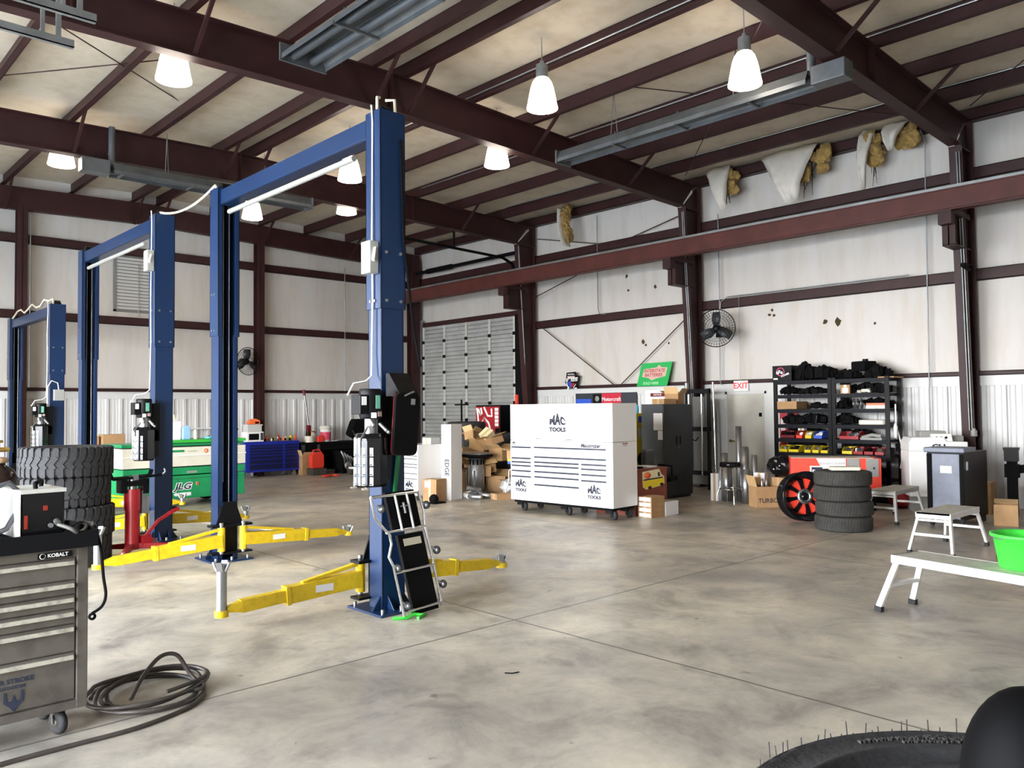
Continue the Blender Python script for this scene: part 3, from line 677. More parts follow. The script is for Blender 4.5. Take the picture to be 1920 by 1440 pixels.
# ---------------------------------------------------------------- work platforms and bucket
def platform(label, loc, rz, L=1.02, W=.36, H=.48, deck=M('platform_deck', (.50, .49, .42), .6, var=.2, scale=12), group=None, lo=0.0):
    t = thing('work_platform', label, 'work platform', loc, rz)
    obj('deck', B().box(-L/2, -W/2, H-.02, L/2, W/2, H), deck, t)
    obj('side_rail', B().box(-L/2, -W/2-.012, H-.065, L/2, -W/2, H+.002).box(-L/2, W/2, H-.065, L/2, W/2+.012, H+.002), ALU, t, bevel=.003)
    for s in (-1, 1):
        b = B(); e = s*L/2
        b.box(min(e, e-s*.012), -W/2, H-.065, max(e, e-s*.012), W/2, H)
        lg = []
        for q in (-1, 1):
            top = Vector((e-s*.05, q*(W/2-.01), H-.04)); ft = Vector((e+s*.09, q*(W/2+.055), .035))
            l_ = obj('leg', B().bar(top, ft, .03, .05, up=(1, 0, 0)), ALU, t, bevel=.003)
            obj('rubber_foot', B().bar(ft.lerp(top, .03), ft-Vector((0, 0, .033)), .042, .062, up=(1, 0, 0)), RUB, l_)
        obj('end_rail', b, ALU, t)
        k = .52; p = Vector((e-s*.05, W/2-.01, H-.04)).lerp(Vector((e+s*.09, W/2+.055, .035)), k)
        obj('step_rung', B().box(p.x-.025, -p.y, p.z-.015, p.x+.025, p.y, p.z+.015), ALU, t, bevel=.002)
        p = Vector((e-s*.05, W/2-.01, H-.04)).lerp(Vector((e+s*.09, W/2+.055, .035)), .12)
        obj('step_rung', B().box(p.x-.012, -p.y, p.z-.012, p.x+.012, p.y, p.z+.012), ALU, t)
    return t
pa = platform('white aluminium work platform with the lime bucket on it', (6.91, 1.83, 0), -PI/2-.22, L=1.80, W=.36)
obj('brand_sticker', B().obox((-.86, .195, .44), (.10, .003, .05)), REDB, pa)
platform('scuffed work platform standing in front of the slate cabinet', (10.42, 3.46, 0), .0, L=1.0, W=.36)
platform('work platform half hidden behind the stack of four tires', (12.62, 4.93, 0), .03, L=1.0, W=.34)
t = thing('bucket', 'lime green tub standing on the white work platform', 'bucket', (7.04, 1.80, .481))
obj('tub', B().lathe([(0, 0), (.17, 0), (.178, .012), (.215, .235), (.235, .24), (.235, .262), (.222, .262), (.205, .245), (.168, .02), (0, .015)], n=32), LIME, t)
obj('handle', B().tube([(.228*math.cos(a), .228*math.sin(a)*.98, .25+.02*math.sin(a*2)) for a in [PI*.1+k*PI*.8/10 for k in range(11)]], .005, 6), STEEL, t)
# ---------------------------------------------------------------- front tool cart
t = thing('tool_cart', 'taupe rolling tool cart with six drawers and black top', 'tool cart', (0.77, 4.80, 0))
X1 = .58; X0 = -.62; D = .46
obj('body', B().box(X0, .012, .14, X1, D, 1.0), TAUPE, t, bevel=.006)
obj('corner_post', B().box(X1-.055, -.012, .14, X1, .02, 1.0).box(X0, -.012, .14, X0+.05, .02, 1.0).box(X0, -.01, .14, X1, .012, .185).box(X0, -.01, .95, X1, .012, 1.0), TAUPE, t, bevel=.004)
zs = [.893, .722, .645, .568, .492, .355, .195]   # tops of drawers (bottom row last)
tops = [.946, .825, .748, .672, .592, .443, .190]
for k in range(6):
    z1 = tops[k]-.004; z0 = tops[k+1]+.004
    dr = obj('drawer', B().box(X0+.055, -.002, z0, X1-.062, .014, z1), TAUPE, t, bevel=.002)
    obj('drawer_pull', B().box(X0+.065, -.022, z1-.034, X1-.07, -.002, z1-.012), M('pull_strip', (.44, .42, .34), .35, .3, dirt=(.2, .19, .16), scale=20) if 'pull_strip' not in bpy.data.materials else bpy.data.materials['pull_strip'], dr, bevel=.002)
obj('worktop', B().box(X0-.02, -.05, 1.0, X1+.04, D+.02, 1.035).box(X0-.02, -.055, 1.0, X1+.04, -.04, 1.09).box(X1+.028, -.05, 1.0, X1+.04, D+.02, 1.09).box(X0-.02, D+.005, 1.0, X1+.04, D+.02, 1.09), BLACKM, t, bevel=.004)
bp_ = obj('maker_badge', B().box(.335, -.016, .955, .50, -.012, .985), BLACKP, t)
text(t, 'KOBALT', .026, (.43, -.0175, .970), FY, WHITE, .0005, .0006)
obj('maker_roundel', B().lathe([(.012, 0), (.015, -.001), (.012, -.002)], (.358, -.0165, .970), (0, 1, 0), 16), WHITE, t)
text(t, 'POWER STROKE', .034, (.20, -.0035, .350), FY, INK, .0004, .0012)
text(t, 'OUTDOORS', .024, (.22, -.0035, .318), FY, INK, .0004, .0008)
b = B().prism([(-.045, .29), (-.032, .29), (-.03, .245), (-.012, .235), (0, .27), (.012, .235), (.03, .245), (.032, .29), (.045, .29), (.045, .235), (.02, .212), (0, .185), (-.02, .212), (-.045, .235)], 'y', -.0042, -.0025)
b.v = [(x+.235, y, z+.01) for x, y, z in b.v]
obj('horned_emblem', b, INK, t)
for k, (cx, cy) in enumerate(((X1-.12, .09), (X1-.12, D-.08), (X0+.12, .09), (X0+.12, D-.08))):
    c = obj('caster', B().lathe([(0, -.018), (.045, -.02), (.062, -.014), (.064, 0), (.062, .014), (.045, .02), (0, .018)], (cx, cy-.02, .064), (1, .35, 0), 20), RUB, t)
    obj('caster_fork', B().obox((cx, cy, .125), (.06, .07, .03)).bar((cx-.028, cy, .12), (cx-.028, cy-.02, .06), .035, .005, up=(1, 0, 0)).bar((cx+.028, cy, .12), (cx+.028, cy-.02, .06), .035, .005, up=(1, 0, 0)).lathe([(0, -.024), (.02, -.024), (.02, .024), (0, .024)], (cx, cy-.02, .064), (1, .35, 0), 10), TAUPE, c)
# welder on the cart
t = thing('welder', 'black fronted welding machine with pale hood on the cart', 'welder', (1.14, 4.83, 1.036), .06)
obj('case', B().box(-.105, .0, .0, .105, .34, .275), BLKSHINE, t, bevel=.008)
obj('hood', B().box(-.112, -.008, .262, .112, .36, .282).box(-.112, -.004, .03, -.106, .35, .27), M('welder_hood', (.50, .50, .45), .35), t, bevel=.004)
obj('handle', B().tube([(-.02, .06, .28), (-.02, .07, .31), (.05, .20, .31), (.05, .21, .28)], .012, 8), BLACKM, t)
obj('control_panel', B().box(-.09, -.006, .08, -.075, 0, .15).box(.0, -.006, .17, .02, 0, .195), M('dark_red_print', (.25, .02, .01), .4), t)
obj('cable_lug', B().cyl((.06, -.01, .11), (.06, -.04, .10), .016, 10).cyl((.03, -.01, .09), (.03, -.03, .09), .012, 10), STEEL, t)
obj('welding_lead', B().hose([(1.20, 4.79, 1.13), (1.26, 4.74, 1.10), (1.29, 4.79, 1.055), (1.15, 4.80, 1.05), (.98, 4.79, 1.05)], .011, 8).hose([(1.28, 4.90, 1.045), (1.34, 4.84, 1.08), (1.38, 4.92, 1.10), (1.40, 4.86, 1.10)], .009, 8).hose([(1.27, 4.97, 1.05), (1.34, 4.95, 1.11), (1.40, 4.87, 1.11)], .007, 6), M('grey_cable', (.10, .095, .085), .5), label='grey welding lead and clamps coiled on the cart top', cat='cable')
t = thing('battery_charger', 'tall black charger case standing at the cart edge', 'charger', (.84, 4.86, 1.036), .25)
obj('case', B().box(-.13, .0, 0, .11, .25, .32), BLACKM, t, bevel=.01)
obj('handle', B().tube([(.11, .03, .30), (.17, .02, .32), (.22, .02, .27), (.22, .02, .18), (.16, .02, .08), (.05, -.01, .05)], .014, 8), M('smoke_hose', (.12, .12, .14), .2), t)
t = thing('gas_cylinder', 'brown welding gas cylinder standing behind the tool cart', 'gas cylinder', (1.055, 5.50, 0))
obj('bottle', B().lathe([(0, 0), (.115, 0), (.118, .02), (.118, 1.27), (.11, 1.34), (.085, 1.39), (.045, 1.42), (.04, 1.45), (0, 1.45)], n=28), M('brown_enamel', (.022, .012, .010), .12), t)
obj('neck_ring', B().lathe([(.04, 1.43), (.06, 1.435), (.06, 1.46), (.04, 1.465)], n=20), M('tan_ring', (.5, .33, .2), .5), t)
obj('shoulder_label', B().lathe([(.1195, 1.235), (.1195, 1.285)], n=20, a0=PI*.55, a1=PI*1.6), WPAPER, t)
obj('valve', B().cyl((0, 0, 1.45), (0, 0, 1.55), .016, 10).cyl((-.04, -.01, 1.51), (.06, -.01, 1.51), .014, 8).lathe([(0, 0), (.03, 0), (.03, .015), (0, .015)], (0, 0, 1.55), n=14).lathe([(0, -.015), (.032, -.015), (.032, .015), (0, .015)], (-.07, -.02, 1.52), (0, 1, 0), 14), BRASS, t)
obj('power_cord', B().hose([(1.395, 4.85, 1.10), (1.415, 4.80, .98), (1.43, 4.80, .82), (1.44, 4.79, .72), (1.42, 4.79, .66), (1.37, 4.79, .63)], .008, 8).lathe([(.008, -.006), (.02, -.006), (.02, .006), (.008, .006)], (1.37, 4.785, .615), (0, 1, 0), 12), BLACKM, label='black cord looped off the corner of the tool cart', cat='cord')
# hose coil
pts = []
for k in range(150):
    a = -k*2*PI/32.0 + 2.6; tt = k/150
    rr = .30 + .045*math.sin(k*.37) + .03*math.sin(k*.11+1)
    pts.append((1.80+rr*1.05*math.cos(a), 5.12+rr*.98*math.sin(a), .014+.016*(k//32) + .004*math.sin(k*.7)))
lx, ly, lz = pts[-1]
loop = [(1.62, 4.93, .07), (1.72, 5.02, .16), (1.84, 5.08, .235), (1.93, 5.06, .23), (1.985, 5.02, .13), (2.02, 4.97, .07), (2.04, 4.92, .055), (2.0, 4.88, .05), (1.92, 4.90, .05)]
hb = B().tube(pts, .0125, 8).hose(loop, .0125, 8)
tail = [pts[0], (1.52, 5.40, .02), (2.02, 4.86, .016), (1.86, 4.72, .014), (1.55, 4.62, .014), (1.25, 4.62, .013), (.98, 4.62, .013), (.7, 4.60, .013), (.3, 4.57, .013)]
hc = thing('air_hose', 'dark rubber air hose coiled on the floor beside the tool cart', 'hose', (0, 0, 0))
obj('hose', hb.hose(tail[2:], .0125, 8), HOSE, hc)
obj('hose_fitting', B().cyl((1.92, 4.90, .05), (1.86, 4.89, .045), .012, 10), BRASS, hc)

# ---------------------------------------------------------------- tires
def tire_profile(R, W, rim, tread=.012):
    h = W/2
    return [(rim, -h*.72), (rim+.012, -h*.80), (rim+(R-rim)*.35, -h*.98), (rim+(R-rim)*.62, -h), (R-.030, -h*.95), (R-.006, -h*.86), (R, -h*.72), (R, h*.72), (R-.006, h*.86), (R-.030, h*.95), (rim+(R-rim)*.62, h), (rim+(R-rim)*.35, h*.98), (rim+.012, h*.80), (rim, h*.72)]
def inner(R, W, rim):
    h = W/2; return [(rim, h*.72), (rim+.02, h*.66), (R-.05, h*.7), (R-.03, 0), (R-.05, -h*.7), (rim+.02, -h*.66), (rim, -h*.72)]
def make_tire(name, R, W, rim, mat, lug='street', nlug=44, lf=1.0):
    t = thing(name, 'x', 'tire')
    obj('carcass', B().lathe(tire_profile(R, W, rim)+inner(R, W, rim)[1:], (0, 0, W/2), n=56), mat, t)
    b = B(); h = W/2
    if lug == 'mud':
        n = nlug
        for k in range(n):
            a = 2*PI*k/n
            for s in (-1, 1):
                aa = a + (PI/n if s > 0 else 0); c = Vector((math.cos(aa), math.sin(aa), 0)); tt = Vector((-math.sin(aa), math.cos(aa), 0))
                cc = c*(R+.004)+Vector((0, 0, h+s*h*.66)); wd = 2*PI*R/n*.66
                v = [cc+tt*x*wd/2+Vector((0, 0, z*h*.26))+c*d for d in (-.02, .008*lf) for z in (-1, 1) for x in (-1, 1)]
                b.add(v, [(4, 5, 7, 6), (0, 1, 5, 4), (2, 6, 7, 3), (0, 4, 6, 2), (1, 3, 7, 5)])
                cs = c*(R-.03)+Vector((0, 0, h+s*h*(.93 if lf == 1 else .90))); v = [cs+tt*x*wd*.35+c*y*.03+Vector((0, 0, s*z*.008)) for z in (-1, 1) for y in (-1, 1) for x in (-1, 1)]
                b.add(v, [(4, 5, 7, 6), (0, 1, 5, 4), (2, 6, 7, 3), (0, 4, 6, 2), (1, 3, 7, 5), (0, 2, 3, 1)])
            for s in (-1, 1):
                aa = a + (.5*PI/n if s > 0 else 0); c = Vector((math.cos(aa), math.sin(aa), 0)); tt = Vector((-math.sin(aa), math.cos(aa), 0))
                for zz in (.20,):
                    cc = c*(R+.004)+Vector((0, 0, h+s*h*zz)); q = (tt+Vector((0, 0, s*1.35))).normalized(); p_ = c.cross(q)
                    v = [cc+q*x*h*.26+p_*y*.030+c*d for d in (-.02, .008*lf) for y in (-1, 1) for x in (-1, 1)]
                    b.add(v, [(4, 5, 7, 6), (0, 1, 5, 4), (2, 6, 7, 3), (0, 4, 6, 2), (1, 3, 7, 5)])
    else:
        n = nlug
        for k in range(n):
            a = 2*PI*k/n
            for z, wz in ((-.52, .16), (-.17, .13), (.17, .13), (.52, .16)):
                a2 = a + z*.05; c = Vector((math.cos(a2), math.sin(a2), 0)); tt = Vector((-math.sin(a2), math.cos(a2), 0))
                cc = c*(R+.002)+Vector((0, 0, h+z*h)); wd = 2*PI*R/n*.90
                v = [cc+tt*x*wd/2+Vector((0, 0, y*h*wz))+c*d for d in (-.01, .004) for y in (-1, 1) for x in (-1, 1)]
                b.add(v, [(4, 5, 7, 6), (0, 1, 5, 4), (2, 6, 7, 3), (0, 4, 6, 2), (1, 3, 7, 5)])
    obj('tread', b, mat, t)
    return t
mt = make_tire('mud_tire', .475, .335, .255, RUB, 'mud', 34)
mp = [(2.64, 10.26), (2.66, 10.23), (2.63, 10.27), (2.65, 10.25)]
ml = ['big mud tire at the bottom of the tall stack', 'second mud tire up in the tall stack', 'third mud tire up in the tall stack', 'big mud tire on top of the tall stack behind the welder']
for k in range(4):
    if k == 0: mt.location = (*mp[0], 0); mt['label'] = ml[0]; mt['group'] = 'mud tires stacked behind the tool cart'; q = mt
    else: q = dup(mt, (*mp[k], k*.336), k*.4, ml[k], 'mud tires stacked behind the tool cart')
st = make_tire('used_tire', .375, .205, .23, RUBD, 'street', 60)
sl = ['worn tire at the bottom of the stack of four', 'second worn tire in the stack of four', 'third worn tire in the stack of four', 'smooth worn tire on top of the stack of four']
sp_ = [(11.14, 5.06), (11.15, 5.05), (11.13, 5.07), (11.14, 5.06)]
for k in range(4):
    if k == 0: st.location = (*sp_[0], 0); st['label'] = sl[0]; st['group'] = 'worn tires stacked by the red carton'
    else: dup(st, (*sp_[k], k*.207), k*1.1, sl[k], 'worn tires stacked by the red carton')
obj('foam_tray', B().prism(rrect(.40, .22, .04), 'z', 0, .05), CREAM, loc=(11.12, 5.02, .829), rz=-.9, bevel=.01, label='cream tray lying on top of the stack of four tires', cat='tray')
# tire on the changer, close to the camera
t = thing('new_tire', 'new tire with rubber whiskers clamped flat on the tire changer', 'tire', (1.315, .304, .815))
NR = .445
prof = [(.25, .02), (.30, .005), (.40, .0), (.43, .03), (NR-.004, .06), (NR, .10), (NR, .262), (NR-.004, .280), (.434, .2855), (.424, .286), (.418, .2835), (.400, .2835), (.374, .2835), (.364, .2895), (.354, .291), (.347, .284), (.336, .272), (.318, .273), (.306, .279), (.299, .276), (.294, .255), (.29, .05)]
obj('carcass', B().lathe(prof, n=160), RUB, t)
b = B(); rw = random.Random(3)
for k in range(46):
    a = 2*PI*k/46; wd = rw.choice((.040, .046, .034)); hh_ = rw.choice((.004, .007, .010))
    c = Vector((math.cos(a), math.sin(a), 0)); tt = Vector((-math.sin(a), math.cos(a), 0)); cc = c*NR+Vector((0, 0, .262))
    v = [cc+tt*x*wd/2+c*d+Vector((0, 0, z)) for d, zz in ((-.014, .0245), (hh_*.6, .006)) for z in (-.05, zz) for x in (-1, 1)]
    b.add(v, [(4, 5, 7, 6), (0, 1, 5, 4), (2, 6, 7, 3), (0, 4, 6, 2), (1, 3, 7, 5)])
obj('shoulder_lugs', b, RUB, t)
def ringtext(s, rad, a0, size, z, mat):
    def fn(x, y):
        a = a0 - x/rad; r = rad + y; return (r*math.cos(a), r*math.sin(a))
    return text(t, s, size, (0, 0, z), (0, 0, 0), mat, .003, 0, 0, 'sidewall_lettering', fn)
SWT = M('raised_rubber', (.040, .039, .036), .5)
view = math.atan2(.304, 1.315)
ringtext('35x12.50R22LT', .396, view+.22, .040, .2845, SWT)
ringtext('MAX LOAD SINGLE AT MAX PRESS', .40, view+.60, .014, .2845, SWT)
ringtext('LOAD RANGE E', .385, view+.56, .012, .2845, SWT)
b = B()
for k in range(60):
    a = view-1.0+k*.04+R_.uniform(-.01, .01); r0 = .449; z = .272+R_.uniform(-.02, .006)
    p = Vector((r0*math.cos(a), r0*math.sin(a), z)); b.cyl(p, p+Vector((math.cos(a)*.004+R_.uniform(-.004, .004), R_.uniform(-.004, .004), .022+R_.uniform(-.004, .006))), .0011, 4)
obj('rubber_fringe', b, RUB, t)
obj('rim', B().lathe([(.293, .24), (.294, .262), (.290, .266), (.284, .262), (.262, .20), (.255, .12), (.13, .10), (.12, .16), (.03, .17), (.0, .17)], n=48), M('gunmetal', (.09, .09, .08), .35, .7), t)
tc_ = thing('tire_changer', 'tire changer holding the new tire with its swing arm', 'tire changer', (1.315, .304, 0))
obj('cabinet', B().box(-.26, -.22, 0, .26, .22, .66), GREYD, tc_, bevel=.02)
obj('turntable', B().cyl((0, 0, .66), (0, 0, .77), .08, 20).cyl((0, 0, .77), (0, 0, .813), .24, 32), STEEL, tc_)
obj('column', B().box(.365, -.725, 0, .505, -.585, 1.35).bar((.435, -.655, 1.21), (-.22, -.024, 1.21), .07, .07), GREYD, tc_, bevel=.01)
obj('foot_beam', B().box(.15, -.66, .02, .50, -.10, .12), GREYD, tc_)
# ---------------------------------------------------------------- big white tool chest
def arch(w):
    return lambda x, y: (x, (y+.5*w*.0)*(1.25-.95*abs(2*x/w)**1.6))
def mac_logo(par, x, z, s, rot=FY, y=-.0015):
    """arched word over a plain word; s = overall width"""
    def fn(xx, yy):
        k = 1.55-1.0*abs(2*xx/s)**1.5; return xx, (yy+s*.13)*k
    text(par, 'MAC', s*.44, (x, y, z+s*.02), rot, INK, .0006, s*.022, .0, 'arched_lettering', fn, 1.0)
    text(par, 'TOOLS', s*.25, (x, y, z-s*.22), rot, INK, .0006, s*.015, 0, 'lettering', None, 1.2)
t = thing('tool_chest', 'huge white roller tool chest with hutch, black drawer lines and arched lettering', 'tool chest', (9.83, 8.99, 0), -PI/2+.05)
W2 = 1.08
obj('cabinet_body', B().box(-W2, -.32, .19, W2, .32, 1.195), WHITE, t, bevel=.008)
obj('caster_channel', B().box(-W2+.06, -.29, .15, W2-.04, .29, .19), BLACKM, t)
h = obj('hutch', B().box(-W2, -.32, 1.20, W2, .32, 1.80), WHITE, t, bevel=.008)
obj('hutch_door', B().box(-W2+.02, -.332, 1.215, W2-.02, -.318, 1.775), WHITE, h, bevel=.004)
for x in (-.42, .22): obj('door_grip', B().box(x-.06, -.336, 1.222, x+.06, -.331, 1.232), INK, h)
obj('door_lock', B().cyl((-.10, -.337, 1.23), (-.10, -.33, 1.23), .008), STEEL, h)
def wx(f): return -W2+2*W2*f
for (fa, fb, zs_) in ((.0175, .223, (1.087, .903, .838, .778, .691, .597, .22)), (.257, .945, (1.093, .935, .850)), (.257, .696, (.850, .789, .693, .607, .477, .22)), (.717, .945, (.850, .778, .690, .597, .22))):
    for a, c in zip(zs_[:-1], zs_[1:]):
        d = obj('drawer', B().box(wx(fa), -.332, c+.006, wx(fb), -.318, a-.004), WHITE, t, bevel=.002)
        obj('drawer_pull', B().box(wx(fa)+.004, -.340, a-.022, wx(fb)-.004, -.331, a+.004), M('drawer_trim', (.03, .035, .055), .35) if 'drawer_trim' not in bpy.data.materials else bpy.data.materials['drawer_trim'], d)
mac_logo(t, wx(.495), 1.46, .36, y=-.3345)
mac_logo(t, wx(.115), .42, .26, y=-.3345)
mac_logo(t, wx(.835), .40, .27, y=-.3345)
mac_logo(t, wx(.04), 1.135, .09, y=-.3215)
text(t, 'Macsimizer', .085, (wx(.80), -.3215, 1.135), FY, INK, .0006, .003, .25)
text(t, 'DANGER', .035, (W2+.0015, .0, 1.17), (PI/2, 0, PI/2), RED, .0006, .001); text(t, 'KEEP CLEAR', .018, (W2+.0015, .0, 1.14), (PI/2, 0, PI/2), INK, .0004)
for x in (-.55, -.1, .35, .8): 
    pass
for i, (x, y) in enumerate(((-.92, -.20), (0.05, -.20), (.95, -.20), (-.92, .2), (.05, .2), (.95, .2))):
    c = obj('caster', B().lathe([(0, -.03), (.05, -.032), (.072, -.024), (.075, 0), (.072, .024), (.05, .032), (0, .03)], (x+.05, y, .075), (.3, 1, 0), 20), RUB, t)
    obj('caster_fork', B().box(x-.07, y-.06, .10, x+.06, y+.06, .165).cyl((x+.05, y-.045, .075), (x+.05, y+.045, .075), .03, 12), BLACKP, c)
# ---------------------------------------------------------------- cartons helper
def carton(label, loc, sz, rz=0, rot=None, flaps=(), mat=CARD, group=None, lab=None, name='carton', cat='box', txt=None):
    t = thing(name, label, cat, loc, rz, group, rot)
    X, Y, Z = sz; X /= 2; Y /= 2; b = B()
    if flaps:
        th = .004
        b.box(-X, -Y, 0, X, Y, th).box(-X, -Y, 0, -X+th, Y, Z).box(X-th, -Y, 0, X, Y, Z).box(-X, -Y, 0, X, -Y+th, Z).box(-X, Y-th, 0, X, Y, Z)
    else: b.box(-X, -Y, 0, X, Y, Z)
    obj('carton_body', b, mat, t)
    for k, a in flaps:
        fl_ = Y*.95 if k in 'fb' else X*.95
        ca, sa = math.cos(a)*fl_, math.sin(a)*fl_
        if k == 'f': P = [(-X, -Y, Z), (X, -Y, Z), (X, -Y-ca, Z+sa), (-X, -Y-ca, Z+sa)]
        if k == 'b': P = [(-X, Y, Z), (X, Y, Z), (X, Y+ca, Z+sa), (-X, Y+ca, Z+sa)]
        if k == 'l': P = [(-X, -Y, Z), (-X, Y, Z), (-X-ca, Y, Z+sa), (-X-ca, -Y, Z+sa)]
        if k == 'r': P = [(X, -Y, Z), (X, Y, Z), (X+ca, Y, Z+sa), (X+ca, -Y, Z+sa)]
        obj('flap', B().add(P, [(0, 1, 2, 3)]), CARDL, t, solid=.004)
    if not flaps: obj('tape', B().box(-X-.0008, -.025, .0, X+.0008, .025, Z+.0008), M('packing_tape', (.50, .36, .20), .3) if 'packing_tape' not in bpy.data.materials else bpy.data.materials['packing_tape'], t)
    if lab:
        f, u, v, a, c = lab
        if f == 'f': P = B().box(u-a/2, -Y-.002, v-c/2, u+a/2, -Y, v+c/2)
        elif f == 'l': P = B().box(-X-.002, u-a/2, v-c/2, -X, u+a/2, v+c/2)
        else: P = B().box(u-a/2, v-c/2, Z, u+a/2, v+c/2, Z+.002)
        obj('shipping_label', P, WPAPER, t)
    if txt: text(t, txt[0], txt[1], (txt[2], -Y-.0015, txt[3]), FY, INK, .0005, .001)
    return t
# desk area behind the chest
t = thing('desk', 'reddish brown desk end with a van picture beside the white chest', 'desk', (10.66, 8.02, 0))
obj('desk_panel', B().box(-.42, -.02, 0, .42, .0, .72).box(-.42, 0, 0, -.40, .8, .72).box(.40, 0, 0, .42, .8, .72), WOOD, t, bevel=.003)
obj('desk_top', B().box(-.43, -.04, .72, .44, .82, .745), WOOD, t, bevel=.004)
VK = []
vs = obj('van_decal', B().prism([(-.145, .48), (-.15, .69), (.075, .715), (.10, .64), (.14, .60), (.145, .50), (.10, .475), (-.10, .44)], 'y', -.026, -.0215), M('van_cream', (.80, .70, .42), .5), t)
obj('van_stripe', B().prism([(-.143, .485), (-.145, .57), (.13, .585), (.14, .51), (.10, .48), (-.10, .45)], 'y', -.028, -.026), MAG, vs)
obj('van_stripe', B().prism([(-.14, .565), (-.14, .585), (.12, .60), (.12, .58)], 'y', -.0285, -.0275), INK, vs)
obj('pizza_picture', B().lathe([(0, 0), (.045, 0), (.045, -.002), (0, -.002)], (-.085, -.0262, .635), (0, 1, 0), 16), ORANGE, vs)
obj('van_window', B().prism([(.055, .61), (.055, .67), (.075, .67), (.085, .61)], 'y', -.029, -.026), INK, vs)
for x, z in ((-.055, .462), (.105, .492)): obj('van_wheel', B().lathe([(0, 0), (.024, 0), (.024, -.004), (0, -.004)], (x, -.0262, z), (0, 1, 0), 14), INK, vs)
vs.scale = (2.0, 1, 1.15); vs.location = (.06, 0, -.10)
obj('papers', B().obox((10.80, 8.2, .757), (.22, .26, .02), (0, 0, .1)), WPAPER, label='stack of loose papers on the brown desk', cat='papers')
obj('keyboard', B().obox((10.45, 8.16, .758), (.12, .22, .025), (0, 0, .1)), BLACKM, bevel=.004, label='black keyboard on the corner of the brown desk', cat='keyboard')
for k in range(4):
    t = carton('white-fronted flat parts box, %s in the low pile by the chest' % ('bottom', 'second', 'third', 'top')[k], (10.41, 7.82-.0, k*.082), (.34, .26, .080), .0, name='parts_box', group='parts boxes piled beside the desk', lab=None)
    obj('printed_label', B().box(-.172, -.11, .012, -.17, .11, .068), WPAPER, t)
carton('plain white carton on the floor next to the parts box pile', (10.78, 7.80, 0), (.36, .22, .22), .03, mat=WPAPER, name='white_carton')
# office chair
t = thing('office_chair', 'black padded office chair pushed in behind the brown desk', 'chair', (11.68, 8.55, 0), .3)
obj('seat', B().prism(rrect(.5, .48, .08), 'z', .44, .52), BLACKM, t, bevel=.02)
obj('backrest', B().prism(rrect(.46, .42, .06, cy=.78), 'y', .20, .29), GREYD, t, bevel=.02)
obj('armrest', B().tube([(-.27, -.1, .45), (-.29, -.1, .68), (-.28, .15, .70)], .018), BLACKM, t); obj('armrest', B().tube([(.27, -.1, .45), (.29, -.1, .68), (.28, .15, .70)], .018), BLACKM, t)
obj('star_base', B().cyl((0, 0, .08), (0, 0, .44), .03).bar((0, 0, .1), (.28, 0, .06), .04, .03).bar((0, 0, .1), (-.28, 0, .06), .04, .03).bar((0, 0, .1), (0, .28, .06), .04, .03).bar((0, 0, .1), (0, -.28, .06), .04, .03), BLACKM, t)
for a in range(4): obj('caster', B().ball((.28*math.cos(a*PI/2), .28*math.sin(a*PI/2), .03), .03, 10), BLACKM, t)
# dark storage cabinet
t = thing('storage_cabinet', 'tall charcoal two-door steel storage cabinet', 'cabinet', (12.92, 9.30, 0), -.02)
obj('cabinet_body', B().box(-.46, -.24, .05, .46, .26, 1.79).box(-.46, -.20, 0, .46, .26, .05), GREYD, t, bevel=.006)
for s in (-1, 1):
    d = obj('door', B().box(min(s*.003, s*.45), -.256, .07, max(s*.003, s*.45), -.242, 1.775), GREYD, t, bevel=.003)
    obj('door_handle', B().box(s*.06-.012, -.268, 1.02, s*.06+.012, -.256, 1.18), BLACKP, d, bevel=.003)
obj('door_lock', B().cyl((.03, -.262, .97), (.03, -.255, .97), .012), STEEL, t)
obj('posted_sheet', B().box(-.464, -.24, 1.30, -.461, -.03, 1.62), WPAPER, t); obj('posted_sheet', B().box(-.464, -.24, 1.12, -.461, -.13, 1.29), WPAPER, t)
obj('notice_board', B().box(15.14, 10.85, 1.80, 15.27, 11.5, 2.13), WPAPER, label='white notice board with a red strip above the charcoal cabinet', cat='notice board')
nb = bpy.data.objects['notice_board']; obj('notice_strip', B().box(15.133, 10.95, 1.98, 15.14, 11.35, 2.06), DRED, nb); text(nb, 'NOTICE', .06, (15.131, 11.15, 2.02), FX, WHITE, .0005, .001)
carton('flat cardboard box on the charcoal cabinet below the notice board', (12.72, 9.22, 1.791), (.34, .3, .10), -.1)
carton('open torn cardboard box standing on the charcoal cabinet', (13.15, 9.28, 1.791), (.30, .28, .20), .2, flaps=(('f', .9), ('b', .5), ('l', 1.2), ('r', .3)))
# yellow narrow cabinet behind the chest
t = thing('yellow_dispenser', 'narrow yellow cabinet peeking out beside the white chest', 'cabinet', (12.72, 9.75, 0))
obj('cabinet_body', B().box(-.22, -.0, 0, .06, .4, 1.62), MAG, t, bevel=.01)
obj('blue_sticker', B().box(-.12, -.004, 1.44, .03, 0, 1.56), BLUEP, t); obj('white_sticker', B().box(-.12, -.004, 1.14, .0, 0, 1.32), WPAPER, t); obj('black_wheel_print', B().lathe([(0, 0), (.14, 0), (.14, -.004), (0, -.004)], (-.02, 0, .72), (0, 1, 0), 20), BLACKM, t)
obj('spray_can', B().lathe([(0, 0), (.033, 0), (.033, .13), (.02, .15), (.015, .17), (0, .17)], n=16), M('light_blue_print', (.05, .38, .62), .4), loc=(12.76, 9.9, 1.62), label='light blue spray can on the yellow cabinet', cat='spray can')
